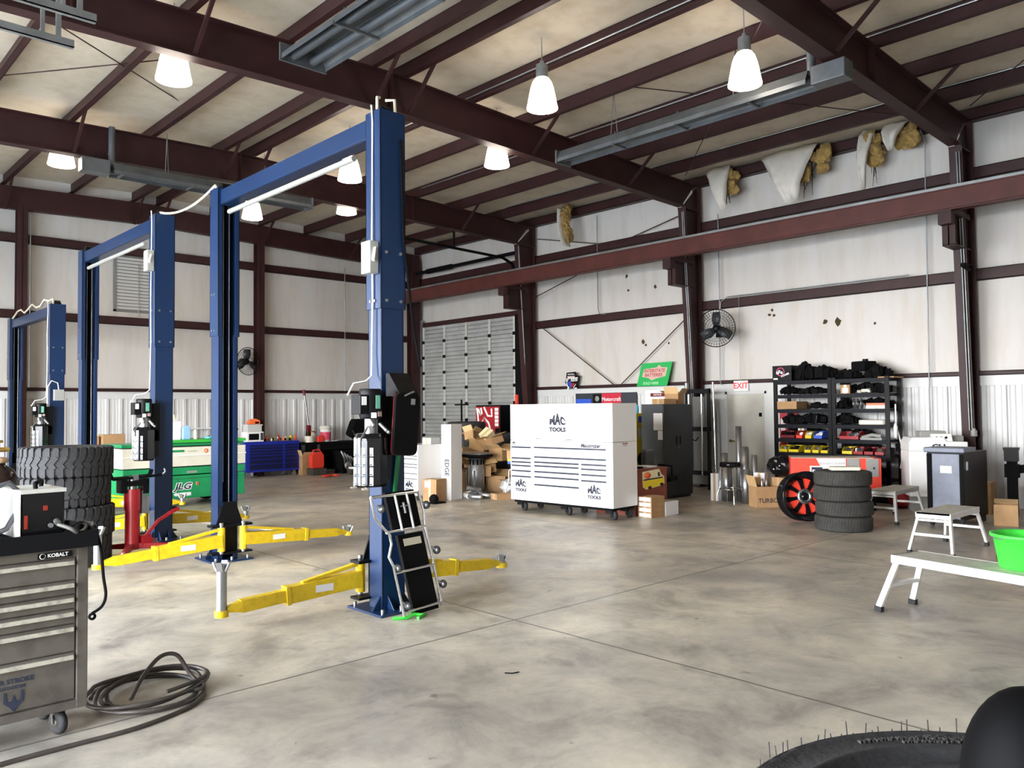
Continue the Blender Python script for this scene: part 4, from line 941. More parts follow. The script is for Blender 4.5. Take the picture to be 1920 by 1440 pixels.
# ---------------------------------------------------------------- signs on the wall
t = thing('green_sign', 'green battery sign leaning on the wall ledge with a jagged red panel', 'sign', (15.20, 11.28, 2.225), rot=(0, 0, -PI/2))
def tilt(b, a): 
    b.v = [(x, y*math.cos(a)+z*math.sin(a)-.09, -y*math.sin(a)+z*math.cos(a)) for x, y, z in b.v]; return b
obj('sign_panel', tilt(B().add([(-.44, -.006, 0), (.42, -.006, 0), (.52, -.006, .55), (-.34, -.006, .54), (-.44, .006, 0), (.42, .006, 0), (.52, .006, .55), (-.34, .006, .54)], [(0, 1, 2, 3), (7, 6, 5, 4), (0, 4, 5, 1), (1, 5, 6, 2), (2, 6, 7, 3), (3, 7, 4, 0)]), .14), M('sign_green', (.03, .40, .10), .2), t)
obj('jagged_panel', tilt(B().prism([(-.30, .22), (-.26, .40), (.10, .43), (.16, .49), (.24, .43), (.40, .42), (.36, .22), (.10, .17), (-.02, .13), (-.12, .19)], 'y', -.010, -.007), .14), M('sign_pink', (.62, .42, .36), .4), t)
ra = (PI/2-.14, 0, 0)
text(t, 'INTERSTATE', .105, (.04, -.09-.012+.355*math.sin(.14), .355*math.cos(.14)), ra, M('sign_red', (.35, .02, .03), .4), .0006, .002, .15)
text(t, 'BATTERIES', .105, (.02, -.09-.012+.255*math.sin(.14), .255*math.cos(.14)), ra, bpy.data.materials['sign_red'], .0006, .002, .15)
text(t, 'SOLD HERE', .085, (-.04, -.09-.009+.06*math.sin(.14), .065), ra, M('sign_pale', (.45, .80, .45), .4), .0006, .001)
t = thing('parts_store_sign', 'black cut-out auto parts sign with a red and blue globe', 'sign', (15.24, 13.80, 2.222), rot=(0, 0, -PI/2))
obj('sign_panel', B().prism([(-.20, 0), (-.20, .10), (-.26, .17), (-.22, .27), (-.20, .42), (.10, .43), (.13, .34), (.22, .33), (.20, .20), (.16, .12), (.16, 0)], 'y', -.08, -.06), BLACKP, t)
obj('globe', B().lathe([(0, 0), (.115, 0), (.115, -.003), (0, -.003)], (-.05, -.081, .15), (0, 1, 0), 24, a0=0, a1=PI), BLUEP, t)
obj('globe_border', B().prism([(-.19, .17), (-.16, .08), (-.08, .02), (.02, .03), (.12, .13), (.12, .11), (.02, .005), (-.09, 0), (-.18, .06), (-.21, .16)], 'y', -.084, -.082), WHITE, t)
obj('globe_red', B().prism([(-.04, .04), (.03, .06), (.09, .14), (-.04, .15)], 'y', -.087, -.084), RED, t)
obj('name_panel', B().prism([(-.22, .18), (-.22, .265), (.19, .29), (.17, .195)], 'y', -.084, -.081), WHITE, t)
obj('name_panel', B().box(-.17, -.084, .275, .08, -.081, .325), WHITE, t); obj('name_panel', B().box(-.18, -.084, 0, .15, -.081, .028), WHITE, t)
text(t, 'CARQUEST', .082, (-.02, -.086, .228), FY, INK, .0006, .0015, .1)
text(t, 'AUTO PARTS', .045, (-.045, -.086, .30), FY, RED, .0006, .001); text(t, 'WE INSTALL', .042, (-.045, -.082, .37), FY, WHITE, .0006, .001); text(t, 'BATTERIES', .042, (-.02, -.0855, .014), FY, INK, .0006, .001)
t = thing('parts_banner', 'long dark parts banner with a red name block on the wall', 'banner', (15.25, 12.80, 1.60), rot=(0, 0, -PI/2))
obj('banner_sheet', B().box(-.97, -.012, 0, .97, 0, .50), M('banner_dark', (.025, .03, .04), .5), t)
obj('blue_block', B().box(-.95, -.014, .0, -.45, -.012, .36), BLUEP, t)
obj('red_block', B().box(-.10, -.016, .18, .50, -.012, .49), M('banner_red', (.55, .02, .045), .4), t)
obj('emblem_block', B().box(-.39, -.015, .18, -.12, -.012, .47), BLACKP, t); obj('oval_emblem', B().lathe([(0, 0), (.07, 0), (.07, -.002), (0, -.002)], (-.255, -.0155, .36), (0, 1, 0), 20), GREYC, t)
text(t, 'Motorcraft', .135, (.20, -.0175, .34), FY, WHITE, .0006, .002); text(t, 'AL', .2, (-.46, -.0155, .15), FY, WHITE, .0006, .003)
t = thing('exit_sign', 'lit exit sign with red letters above the pale door', 'exit sign', (15.24, 9.05, 2.06))
obj('housing', B().box(-.035, -.17, 0, .03, .17, .22), WHITE, t, bevel=.004)
text(t, 'EXIT', .17, (-.038, 0, .11), FX, M('exit_red', (1.0, .02, .03), .4, emit=1.0), .001, .004)
t = thing('extinguisher_sign', 'red extinguisher sign on the wall behind the rack post', 'sign', (15.24, 8.02, 1.08))
obj('sign_panel', B().box(-.01, -.22, 0, 0, .17, .56), M('sign_red2', (.45, .01, .03), .4), t)
obj('extinguisher_picture', B().prism(rrect(.10, .26, .04, cx=.10, cy=.28), 'x', -.013, -.01), WHITE, t)
obj('fire_extinguisher', B().lathe([(0, 0), (.075, 0), (.08, .02), (.08, .34), (.05, .40), (.02, .42), (.02, .46), (0, .46)], n=18), RED, loc=(15.19, 8.10, .62), label='red fire extinguisher hung below its sign', cat='fire extinguisher')

# ---------------------------------------------------------------- wall fans
def fan(label, loc, rot, R=.36):
    t = thing('wall_fan', label, 'fan', loc, rot=rot)      # faces local -Y
    b = B()
    for r in (R, R*.86, R*.72, R*.58, R*.44, R*.3): b.tube([(r*math.cos(a), -.05-.05*(1-(r/R)**2), r*math.sin(a)) for a in [k*2*PI/28 for k in range(28)]], .0035 if r < R else .010, 5, closed=True)
    for k in range(40):
        a = 2*PI*k/40; b.tube([(math.cos(a)*R*.18, -.105, math.sin(a)*R*.18), (math.cos(a)*R*.65, -.08, math.sin(a)*R*.65), (math.cos(a)*R, 0, math.sin(a)*R), (math.cos(a)*R*.6, .10, math.sin(a)*R*.6)], .0025, 4, caps=False)
    obj('wire_guard', b, BLACKM, t)
    for k in range(3):
        a = k*2*PI/3+.5; q = Matrix.Rotation(a, 4, 'Y')
        bb = B(); bb.T = q @ Matrix.Rotation(.0, 4, 'X'); bb.grid([[(.05, -.02, -.05), (.05, .03, .06)], [(.18, -.03, -.10), (.18, .04, .10)], [(R*.88, -.03, -.09), (R*.88, .03, .07)]])
        obj('blade', bb, GREYD, t, solid=.004)
    obj('motor', B().lathe([(0, -.02), (.06, -.02), (.09, .03), (.09, .22), (.06, .26), (0, .26)], (0, 0, 0), (0, 1, 0), 18), BLACKP, t)
    obj('wall_bracket', B().bar((0, .24, 0), (0, .50, -.05), .06, .06).box(-.08, .48, -.15, .08, .5, .08), BLACKP, t)
    return t
fan('big black wall fan mounted on the column by the exit sign', (14.66, 9.27, 3.37), (0, 0, -1.15), .39)
fan('second black wall fan on the end wall behind the nearest lift', (9.42, 20.02, 3.03), (0, 0, .25), .36)
# louver in the back wall
t = thing('wall_louver', 'square white louvred vent with a film cover on the end wall', 'vent', (6.85, 20.53, 4.15))
obj('vent_frame', B().box(-.56, -.008, 0, .56, 0, 1.39).box(-.56, -.05, 0, .56, 0, .05).box(-.56, -.05, 1.34, .56, 0, 1.39).box(-.56, -.05, 0, -.50, 0, 1.39).box(.50, -.05, 0, .56, 0, 1.39), M('vent_grey', (.16, .16, .15), .5), t)
b = B()
for k in range(16): b.obox((0, -.02, .09+k*.08), (1.0, .012, .085), (.75, 0, 0))
obj('louvre_blades', b, M('louvre_white', (.62, .61, .58), .4), t)
obj('pull_bar', B().cyl((.0, -.06, -.12), (.0, -.06, 1.2), .008, 6), STEEL, t)
# conduits
def pipe(label, pts, r=.012, mat=GALV, n=6, cat='conduit', name='conduit'): return obj(name, B().tube(pts, r, n), mat, label=label, cat=cat)
pipe('thin conduit dropping down the wall beside the shelf racks', [(15.05, 5.30, 6.62), (15.2, 5.28, 6.45), (15.19, 5.30, 2.24), (15.22, 5.32, 1.2)])
pipe('conduit drop feeding the column fan', [(15.19, 9.52, 5.9), (15.19, 9.52, 3.75), (15.19, 9.54, 2.3), (15.19, 9.5, 2.2)])
pipe('conduit bent along the girt toward the exit sign', [(15.18, 9.50, 3.80), (15.18, 9.48, 4.0), (15.17, 9.3, 4.08), (15.17, 5.6, 4.08)])
pipe('thin wire dropping to the exit sign', [(15.19, 9.05, 4.05), (15.19, 9.05, 2.28)], .006)
for k, (yy, lb) in enumerate(((9.98, 'first grey conduit strapped down the exit door column'), (10.02, 'second grey conduit strapped down the exit door column'), (4.53, 'first grey conduit strapped down the tire balancer column'), (4.57, 'second grey conduit strapped down the tire balancer column'))):
    pipe(lb, [(14.575, yy-.0, 5.95), (14.68, yy, 4.3), (14.715, yy, 3.9), (14.87, yy, 1.3)])
pipe('conduit down the overhead door column', [(14.60, 15.15, 6.0), (14.72, 15.15, 4.2), (14.95, 15.15, .8)])
pipe('vertical conduit on the end wall beside the far post', [(4.46, 20.17, 6.1), (4.46, 20.17, 2.3)])
pipe('thin conduit on the end wall beyond the nearest lift', [(12.6, 20.4, 5.9), (12.6, 20.4, 2.3)])
pipe('conduit looped by the brace rods on the wall', [(15.19, 12.95, 6.5), (15.19, 12.95, 4.2), (15.18, 12.9, 4.05), (15.18, 12.7, 4.02)])
for k, xx in enumerate((8.55, 11.25, 13.95)):
    pipe('silver conduit running along the roof purlins, line %s' % 'ABC'[k], [(xx, 3.0, 6.86), (xx, 14.9, 6.86)], .013, STEEL)
# torn insulation near the eave
FACE = M('hanging_facing', (.70, .66, .58), .45, var=.15, scale=5)
def torn(label, loc, w, drop, seed, rz=-PI/2, batt=True, slant=0.0, out=.25):
    rnd = random.Random(seed); t = thing('torn_insulation', label, 'insulation', (loc[0], loc[1], 6.855), rz)
    rows = []; n = 7
    for i in range(n+1):
        s = i/n; r = []
        for j in range(6):
            u = j/5-.5; ww = w*(1-s*.85)
            r.append((u*ww+slant*s, -out*math.sin(s*2.2)+.03*rnd.uniform(-1, 1)+.05*math.cos(j*2.1+s*3), -drop*s**1.15 - .05*(abs(u)*2)*(1-s)))
        rows.append(r)
    obj('facing_sheet', B().grid(rows), FACE, t, solid=.006)
    if batt:
        b = B()
        for k in range(9): b.ball((w*rnd.uniform(.1, .62), rnd.uniform(-.05, .06), -.16-drop*rnd.uniform(.0, .42)), (rnd.uniform(.08, .16), .07, rnd.uniform(.08, .18)), 10, 0, .25, rnd)
        obj('fibre_batt', b, BATT, t)
        b = B()
        for k in range(6): b.cyl((w*rnd.uniform(.2, .5), 0, -drop*.3), (w*rnd.uniform(.2, .5), .02, -drop*rnd.uniform(.6, .95)), .012, 5, r2=.004)
        obj('dirty_shred', b, BLACKM, t)
torn('white facing flap hanging in a big triangle under the eave', (14.95, 7.75, 6.84), 1.25, 1.15, 1, slant=.15, batt=True)
torn('long narrow strip of facing hanging by torn yellow batt', (15.0, 6.22, 6.86), .34, 1.15, 2)
torn('facing flap hanging down beside the column behind the crane beam', (14.95, 9.35, 6.75), .65, 1.0, 3, slant=.25)
torn('small clump of yellow batt under the eave near the column', (15.0, 5.72, 6.86), .5, .55, 4)
t = thing('torn_insulation', 'curled brown slab of insulation dangling alone from the roof', 'insulation', (14.75, 13.55, 6.72), -PI/2)
obj('facing_sheet', B().grid([[(-.16-.1*math.sin(s*2.6)+.20*s, -.02+u*.16, -s*.95) for u in (-1, 0, 1)] for s in [k/8 for k in range(9)]]), FACE, t, solid=.01)
b = B(); r3 = random.Random(5)
for k in range(12): s = k/12; b.ball((-.05-.1*math.sin(s*2.6)+.2*s, r3.uniform(-.03, .1), -s*.85), (.13*(1.1-s*.7), .10, .12), 10, 0, .25, r3)
obj('fibre_batt', b, BATT, t)
obj('torn_insulation', B().grid([[(14.9, 10.95, 6.86), (14.9, 10.6, 6.86)], [(14.85, 10.85, 6.66), (14.85, 10.7, 6.66)], [(14.85, 10.78, 6.55), (14.85, 10.76, 6.55)]]), FACE, solid=.005, label='small white point of facing peeking below the roof by the rafter', cat='insulation')
# punctures in the wall facing
PUNC = M('exposed_batt', (.05, .035, .012), .9)
for k, (y, z, s, lb) in enumerate(((6.98, 3.36, .09, 'larger dark tear'), (7.24, 3.38, .06, 'small pointed dark tear'), (8.42, 3.62, .045, 'upper pin hole'), (8.32, 3.60, .04, 'lower pin hole'), (8.36, 3.72, .035, 'top pin hole'), (6.28, 3.27, .035, 'single puncture in the scuffed patch'), (11.3, 4.55, .05, 'puncture low under the beam'), (12.15, 4.9, .055, 'comma shaped tear under the beam'), (12.1, 4.55, .04, 'star shaped hole under the beam'), (10.95, 5.0, .05, 'curved tear near the bracket'), (10.85, 4.72, .05, 'tear near the bracket foot'), (10.5, 4.6, .10, 'ragged hole with batt showing'), (10.35, 4.7, .09, 'second ragged hole with batt showing'), (10.45, 4.42, .06, 'lower ragged hole'), (11.68, 3.28, .06, 'tall crack like tear'), (11.6, 3.2, .04, 'small hole under the crack'), (10.95, 3.2, .035, 'lone pin hole by the slanting rod'))):
    rr = random.Random(k+50); poly = [(y+s*rr.uniform(.4, 1)*math.cos(a), z+s*rr.uniform(.5, 1.1)*math.sin(a)) for a in [i*2*PI/9 for i in range(9)]]
    obj('wall_tear', B().prism(poly, 'x', XR-.008, XR-.001), BATT if 'batt' in lb else PUNC, label=lb+' in the white wall facing', cat='tear')
# ---------------------------------------------------------------- far corner: second chest, cartons, vending machines
t = thing('tool_chest', 'smaller white tool chest with lettering behind the leaning creeper', 'tool chest', (9.62, 12.66, 0), -PI/2)
obj('cabinet_body', B().box(-.32, -.42, .10, .32, .42, 1.06), WHITE, t, bevel=.006)
for k, z in enumerate((.98, .84, .78, .68, .62, .50, .40)): obj('drawer_pull', B().box(-.30, -.43, z, .30, -.42, z+.014), bpy.data.materials['drawer_trim'], t)
mac_logo(t, .05, .25, .26, y=-.422)
for x in (-.24, .24):
    for y in (-.34, .34): obj('caster', B().lathe([(0, -.02), (.05, -.02), (.05, .02), (0, .02)], (x, y, .05), (0, 1, 0), 14), RUB, t)
carton('clear box of parts on the smaller white chest', (9.68, 12.55, 1.061), (.26, .22, .12), .2, mat=CLEAR, name='parts_tray')
t = thing('tall_carton', 'tall narrow white carton standing by the smaller chest', 'box', (9.82, 12.10, 0), .30)
obj('carton_body', B().box(-.16, -.10, 0, .22, .12, 1.44), WPAPER, t, bevel=.003)
text(t, 'EDGE', .13, (-.162, .0, .62), (0, PI/2, PI), INK, .0005, .004)
carton('brown carton with a white label in front of the tall white carton', (9.42, 12.12, 0), (.34, .30, .42), .35, lab=('l', .04, .33, .13, .12))
obj('floor_blower', B().lathe([(0, -.05), (.07, -.05), (.09, 0), (.07, .05), (0, .05)], (9.12, 11.75, .09), (.6, 1, 0), 20).box(9.08, 11.70, .0, 9.36, 11.86, .03), BLACKM, label='small black wheel shaped blower on the floor by the brown carton', cat='blower')
gp = 'emptied cartons heaped by the white chest'
CB = [((11.0, 12.95, .02), (.50, .42, .42), .3, 'big open carton at the foot of the heap', (('f', .4), ('l', .3), ('r', 1.0))),
      ((11.15, 13.5, .02), (.44, .40, .50), -.2, 'tall carton on the floor at the far side of the heap', (('f', .2), ('b', .6))),
      ((11.3, 12.35, .02), (.42, .40, .34), .5, 'squat carton on the floor behind the steel canister', (('f', -.3), ('r', .5))),
      ((11.15, 13.05, .50), (.40, .34, .32), .9, 'open carton with raised flaps in the middle of the heap', (('f', .7), ('l', .6), ('b', .4))),
      ((11.10, 12.55, .42), (.36, .32, .28), -.4, 'tilted carton with a hanging flap', (('f', -.5), ('l', -.2), ('r', .3))),
      ((11.35, 13.35, .60), (.34, .30, .26), .2, 'carton wedged against the black tires', (('f', .2), ('r', .2))),
      ((11.2, 12.80, .84), (.34, .28, .24), 1.1, 'carton near the top of the heap with wide flaps', (('f', .3), ('b', .8), ('l', .1))),
      ((11.35, 12.35, .66), (.38, .34, .26), .2, 'dark inside carton at the near shoulder of the heap', (('f', .1), ('l', .5), ('r', .4))),
      ((11.1, 13.75, .35), (.34, .28, .24), -.6, 'small carton low at the far end of the heap', (('f', .5), ('l', -.3))),
      ((10.95, 13.3, .46), (.30, .26, .2), .7, 'pale flapped carton at the front of the heap', (('f', .5), ('b', .5), ('l', .5), ('r', .5)))]
for k, (lc, sz, rz, lb, fl_) in enumerate(CB):
    carton(lb, lc, sz, rot=(R_.uniform(-.12, .12) if lc[2] > .1 else 0, R_.uniform(-.18, .18) if lc[2] > .1 else 0, rz), flaps=fl_, group=gp, lab=('f', 0, sz[2]*.5, .14, .12) if k in (3, 6) else None)
t = carton('cream carton with a teal label tipped on top of the heap', (11.20, 12.70, 1.05), (.34, .22, .24), rot=(.5, .75, .4), mat=M('cream_card', (.70, .62, .36), .7), group=gp)
obj('teal_label', B().box(-.10, -.112, .05, .06, -.11, .18), M('mint_print', (.45, .70, .62), .6), t)
for k, (lc, sz, rot_, lb) in enumerate((((10.82, 13.5, .0), (.30, .26, .22), .4, 'small carton on its own in front of the heap'), ((10.98, 12.45, .36), (.28, .24, .20), .9, 'small carton resting behind the canister top'), ((11.25, 13.15, 1.06), (.26, .22, .18), .3, 'small dark carton near the heap top'), ((11.28, 12.45, 1.0), (.30, .28, .18), 1.3, 'open brown carton beside the teal labelled one'), ((10.95, 13.75, .62), (.28, .2, .16), 2.0, 'small carton perched on the far end of the heap'), ((11.35, 12.0, .0), (.34, .3, .26), .2, 'carton behind the clear plastic wrap'))):
    carton(lb, lc, sz, rot=(R_.uniform(-.3, .3)*(lc[2] > .1), R_.uniform(-.3, .3)*(lc[2] > .1), rot_), flaps=(('f', R_.uniform(-.4, .9)), ('l', R_.uniform(-.2, 1)), ('b', R_.uniform(0, .8)), ('r', R_.uniform(-.5, .6))), group=gp)
for k, (lc, r_, lb) in enumerate((((10.93, 13.05, .66), (.9, .2, .4), 'loose pale cardboard sheet sloping off the heap front'), ((10.88, 13.45, .52), (.6, -.3, 1.2), 'loose cardboard sheet low on the heap'), ((11.0, 12.72, .98), (1.1, .3, -.3), 'loose cardboard sheet leaning under the teal labelled carton'), ((11.15, 13.45, .98), (.5, .5, .2), 'loose cardboard sheet at the far shoulder of the heap'))):
    obj('cardboard_sheet', B().box(-.17, -.12, -.003, .17, .12, .003), CARDL, loc=lc, rot=r_, label=lb, cat='cardboard')
q = make_tire('road_tire', .43, .29, .23, RUB, 'street', 30)
tl = ['black tire at the bottom of the far pile by the roll door', 'second black tire of the far pile', 'third black tire of the far pile', 'fourth black tire of the far pile', 'top black tire of the far pile with the red tag']
for k in range(5):
    if k == 0: q.location = (11.85, 14.05, 0); q['label'] = tl[0]; q['group'] = 'black tires by the roll door'
    else: dup(q, (11.85, 14.05, k*.29), k*.7, tl[k], 'black tires by the roll door')
for k in range(4): dup(q, (12.35, 13.25, k*.30), k*.9, '%s black tire of the pile under the vending machine front' % ('bottom', 'second', 'third', 'top')[k], 'black tires by the roll door')
obj('tire_tag', B().obox((11.42, 13.98, 1.15), (.01, .34, .10), (0, 0, -.1)), REDB, label='red strip tag on the top of the far black tire pile', cat='tag')
t = thing('speaker_stand', 'thin black T shaped stand behind the black tires', 'stand', (13.5, 16.2, 0))
obj('pole', B().cyl((0, 0, 0), (0, 0, 1.98), .025, 10), BLACKM, t); obj('cross_bar', B().box(-.02, -.26, 1.83, .02, .26, 1.87), BLACKM, t); obj('round_foot', B().cyl((0, 0, 1.08), (0, 0, 1.12), .36, 24).cyl((0, 0, 0), (0, 0, .03), .3, 20), BLACKM, t)
# vending machines
def vending(label, loc, rz, kind):
    t = thing('vending_machine', label, 'vending machine', loc, rz)
    obj('cabinet_body', B().box(-.46, -.38, .0, .46, .40, 1.83), BLACKP, t, bevel=.01)
    if kind == 0:
        f = obj('lit_front', B().box(-.44, -.40, .85, .44, -.38, 1.79), RED, t)
        for pts in ([(-.42, 1.0), (-.33, 1.3), (-.36, 1.6), (-.40, 1.76)], [(-.34, 1.74), (-.25, 1.55), (-.2, 1.62), (-.24, 1.76)], [(-.15, 1.10), (-.2, 1.4), (-.12, 1.52), (.05, 1.38), (.12, 1.2)], [(-.12, 1.78), (.02, 1.56), (.18, 1.55), (.16, 1.74)]):
            b = B(); P_ = [(x, -.404, z) for x, z in pts]; b.tube(P_, .032, 8); b.v = [(x, -.404+(y+.404)*.1, z) for x, y, z in b.v]; obj('white_swirl', b, WHITE, f)
        for k in range(5):
            x = -.22+k*.105; obj('bottle_picture', B().prism([(x-.04, .87), (x-.04, 1.12), (x-.015, 1.22), (x+.015, 1.22), (x+.04, 1.12), (x+.04, .87)], 'y', -.408, -.404), WHITE, f)
            obj('bottle_cap_print', B().prism([(x-.012, 1.05), (x, 1.12), (x+.012, 1.05)], 'y', -.41, -.408), BLACKM, f)
        for k in range(5): obj('selection_button', B().box(.29, -.408, 1.30+k*.095, .42, -.40, 1.375+k*.095), WHITE, t)
        obj('coin_panel', B().box(.30, -.405, .85, .44, -.40, 1.25), BLACKM, t); obj('bill_slot', B().box(.34, -.412, .98, .41, -.405, 1.14), MAG, t)
    else:
        f = obj('front_panel', B().box(-.44, -.40, .12, .44, -.38, 1.79), DRED, t)
        P_ = [(.10*math.sin(k*.9)-.15+.05*k*.2, -.402, 1.62-k*.075) for k in range(10)]
        b = B().tube([(-.10, -.402, 1.66), (-.05, -.402, 1.5), (-.2, -.402, 1.25), (-.22, -.402, 1.0), (-.10, -.402, .8)], .012, 6).tube([(-.2, -.402, 1.5), (-.12, -.402, 1.35), (.02, -.402, 1.45), (.12, -.402, 1.2), (.02, -.402, 1.1)], .012, 6)
        obj('script_swirl', b, M('pink_line', (.55, .22, .22), .5), f)
    return t
vending('vending machine with red front, white swirls and bottle pictures', (13.95, 15.25, 0), -PI/2, 0)
vending('dark red vending machine partly hidden by the white chest', (14.10, 14.05, 0), -PI/2, 1)
obj('red_post', B().box(14.6, 15.25, 0, 14.65, 15.33, 2.1), REDB, label='slim red post standing behind the vending machines', cat='post')
# steel canister, stool, mufflers
t = thing('steel_canister', 'polished perforated steel canister under a black cover', 'canister', (10.72, 12.42, 0))
obj('drum', B().lathe([(0, .04), (.17, .04), (.17, .56), (.155, .58), (.155, .74), (0, .74)], n=32), STEEL, t)
for k in range(12):
    a = k*PI/6; obj('vent_slot', B().obox((.156*math.cos(a), .156*math.sin(a), .66), (.01, .035, .10), (0, .0, a)), BLACKM, t)
obj('leg', B().bar((-.15, -.12, 0), (-.15, -.12, .5), .025, .025), STEEL, t); obj('leg', B().bar((-.12, .15, 0), (-.12, .15, .5), .025, .025), STEEL, t); obj('leg', B().bar((.15, 0, 0), (.15, 0, .5), .025, .025), STEEL, t)
t = thing('black_cover', 'flat oval black cover with silver film lying on the canister', 'cover', (10.74, 12.44, .742))
obj('cushion', B().ball((0, 0, .05), (.30, .42, .06), 24), BLACKM, t); obj('film', B().ball((0, 0, .085), (.27, .39, .045), 20, 0, .06), STEEL, t)
def stool(label, loc, h=.72, seat=BLKSHINE, rs=.19, rf=.24, ring=.26):
    t = thing('bar_stool', label, 'stool', loc)
    obj('seat', B().lathe([(0, h-.09), (rs-.015, h-.09), (rs, h-.07), (rs, h-.02), (rs-.02, h), (0, h+.004)], n=28), seat, t)
    for k in range(4):
        a = PI/4+k*PI/2; ca, sa = math.cos(a), math.sin(a)
        obj('leg', B().tube([(ca*rs*.6, sa*rs*.6, h-.09), (ca*rs*.92, sa*rs*.92, h-.12), (ca*rs*.98, sa*rs*.98, .30), (ca*rf, sa*rf, .16), (ca*rf*1.05, sa*rf*1.05, 0)], .012, 8), CHROME, t)
    obj('foot_ring', B().tube([(rs*1.05*math.cos(a), rs*1.05*math.sin(a), ring) for a in [k*2*PI/28 for k in range(28)]], .010, 6, closed=True), CHROME, t)
    return t
stool('chrome stool with black round seat in front of the exhaust pipes', (12.80, 7.86, 0), .74)
stool('chrome stool holding a carton beside the big white chest', (10.85, 11.35, 0), .66, BLACKM, .17, .22)
obj('yellow_blue_tape_box', B().box(-.15, -.12, 0, .15, .12, .10), BLUEP, loc=(10.85, 11.35, .665), rz=.2, label='blue and yellow packet on the stool under the open carton', cat='box')
obj('yellow_print', B().box(-.152, -.122, .05, .152, .122, .102), MAG, bpy.data.objects['yellow_blue_tape_box'])
carton('open carton with a white label sitting on the stool', (10.85, 11.35, .77), (.34, .28, .16), .35, flaps=(('f', .2), ('b', .3), ('l', .1), ('r', .2)), lab=('f', -.05, .08, .16, .12))
mf = ((10.25, 12.12, .5, .34, 'bent silver exhaust elbow lying nearest the tall carton'), (10.15, 11.85, 1.2, .30, 'silver exhaust elbow in the floor pile'), (10.42, 11.75, 2.2, .32, 'silver exhaust elbow beside the flat carton'), (10.35, 12.0, 3.6, .28, 'silver exhaust elbow on top of the floor pile'))
for k, (x, y, a, L, lb) in enumerate(mf):
    obj('exhaust_elbow', B().tube([(-L*.7, -.1, .05), (-L*.3, .02, .05), (0, .07, .06), (L*.3, .03, .07), (L*.6, -.12, .12)], .048, 14), STEEL if k else WHITE, loc=(x, y, .0 if k < 3 else .09), rz=a, label=lb, cat='exhaust pipe')
carton('flat brown carton on the floor beside the exhaust elbows', (10.55, 11.42, 0), (.42, .28, .11), -.3)
obj('plastic_wrap', B().ball((0, 0, .16), (.26, .22, .17), 16, 0, .22), CLEAR, loc=(11.1, 11.75, 0), label='crumpled clear plastic wrap by the stool', cat='plastic wrap')
obj('black_bin_bag', B().ball((0, 0, .17), (.3, .26, .18), 16, 0, .12), BLACKM, loc=(11.55, 11.6, 0), label='black bag slumped behind the stool', cat='bag')
# ---------------------------------------------------------------- pipes, turbo box, headlight, red carton, wheel
PV = [(13.35, 8.32, .07, .86, 'short silver exhaust tube at the door side'), (13.20, 7.92, .055, 1.37, 'tallest silver exhaust tube leaning by the door'), (13.12, 7.76, .075, 1.0, 'medium silver exhaust tube with a clamp'), (13.15, 7.58, .05, .86, 'stubby silver tube near the white boxes'), (13.1, 8.12, .10, .62, 'fat silver muffler standing behind the stool'), (12.98, 7.66, .085, .60, 'second fat silver muffler behind the stool'), (13.3, 7.45, .05, .62, 'thin silver tube behind the turbo carton')]
for x, y, r, h, lb in PV:
    b = B().lathe([(r-.006, .0), (r, 0), (r, h), (r-.006, h), (r-.006, .01)], n=20)
    obj('exhaust_tube', b, STEEL, loc=(x, y, 0), label=lb, cat='exhaust pipe')
carton('white carton resting behind the chrome stool legs', (13.05, 8.30, .0), (.16, .16, .5), 0, mat=WPAPER, name='white_carton')
carton('stacked white carton next to the turbo carton', (13.02, 7.38, .36), (.16, .2, .20), .1, mat=WPAPER, name='white_carton')
carton('open brown carton printed TURBO on the floor', (12.75, 7.18, 0), (.40, .34, .36), -.62, flaps=(('b', .9), ('l', 1.3)), txt=('TURBO', .11, -.0, .12))
carton('brown carton behind the turbo carton', (13.05, 6.95, .0), (.3, .3, .50), -.3)
for k in range(4): obj('silver_bottle', B().lathe([(0, 0), (.028, 0), (.028, .16), (.016, .20), (.016, .23), (0, .23)], n=12), STEEL, loc=(12.66+.07*k, 7.16+.03*(k % 2), .25), label='silver bottle sticking out of the turbo carton, %s' % ('first', 'second', 'third', 'fourth')[k], cat='bottle', group='silver bottles in the turbo carton')
t = thing('headlight_cover', 'glossy black dome shaped headlamp shell on the cartons', 'headlamp', (13.12, 7.05, .66))
obj('shell', B().ball((0, 0, .03), (.17, .26, .18), 20, 0, .05), BLKSHINE, t); obj('chrome_clip', B().ball((-.15, .05, -.02), .025, 8).ball((-.16, -.06, .04), .02, 8), CHROME, t)
t = thing('wheel_carton', 'big red and white wheel carton behind the tire stack', 'box', (13.35, 6.22, 0), -1.02)
obj('support_crate', B().box(-.62, -.26, 0, .62, .30, .36), BLACKM, t)
obj('carton_body', B().box(-.70, -.30, .36, .70, .34, .86), M('carton_red', (.80, .060, .030), .5), t, bevel=.003)
obj('top_sheet', B().box(-.69, -.29, .86, .60, .33, .865), CREAM, t)
obj('white_panel', B().prism([(-.30, .855), (.16, .855), (.16, .60), (-.16, .60), (-.24, .74)], 'y', -.304, -.30), WHITE, t)
for u in (.18, .47): obj('grey_pad', B().box(u, -.312, .56, u+.19, -.30, .855), GREYC, t); obj('thumb_hole', B().cyl((u+.12, -.314, .70), (u+.12, -.31, .70), .018, 10), INK, t)
obj('shield_border', B().prism([(-.40, .73), (-.40, .56), (-.29, .40), (-.18, .56), (-.18, .73)], 'y', -.306, -.303), WHITE, t)
obj('shield_print', B().prism([(-.375, .71), (-.375, .56), (-.29, .44), (-.205, .56), (-.205, .71)], 'y', -.309, -.306), INK, t)
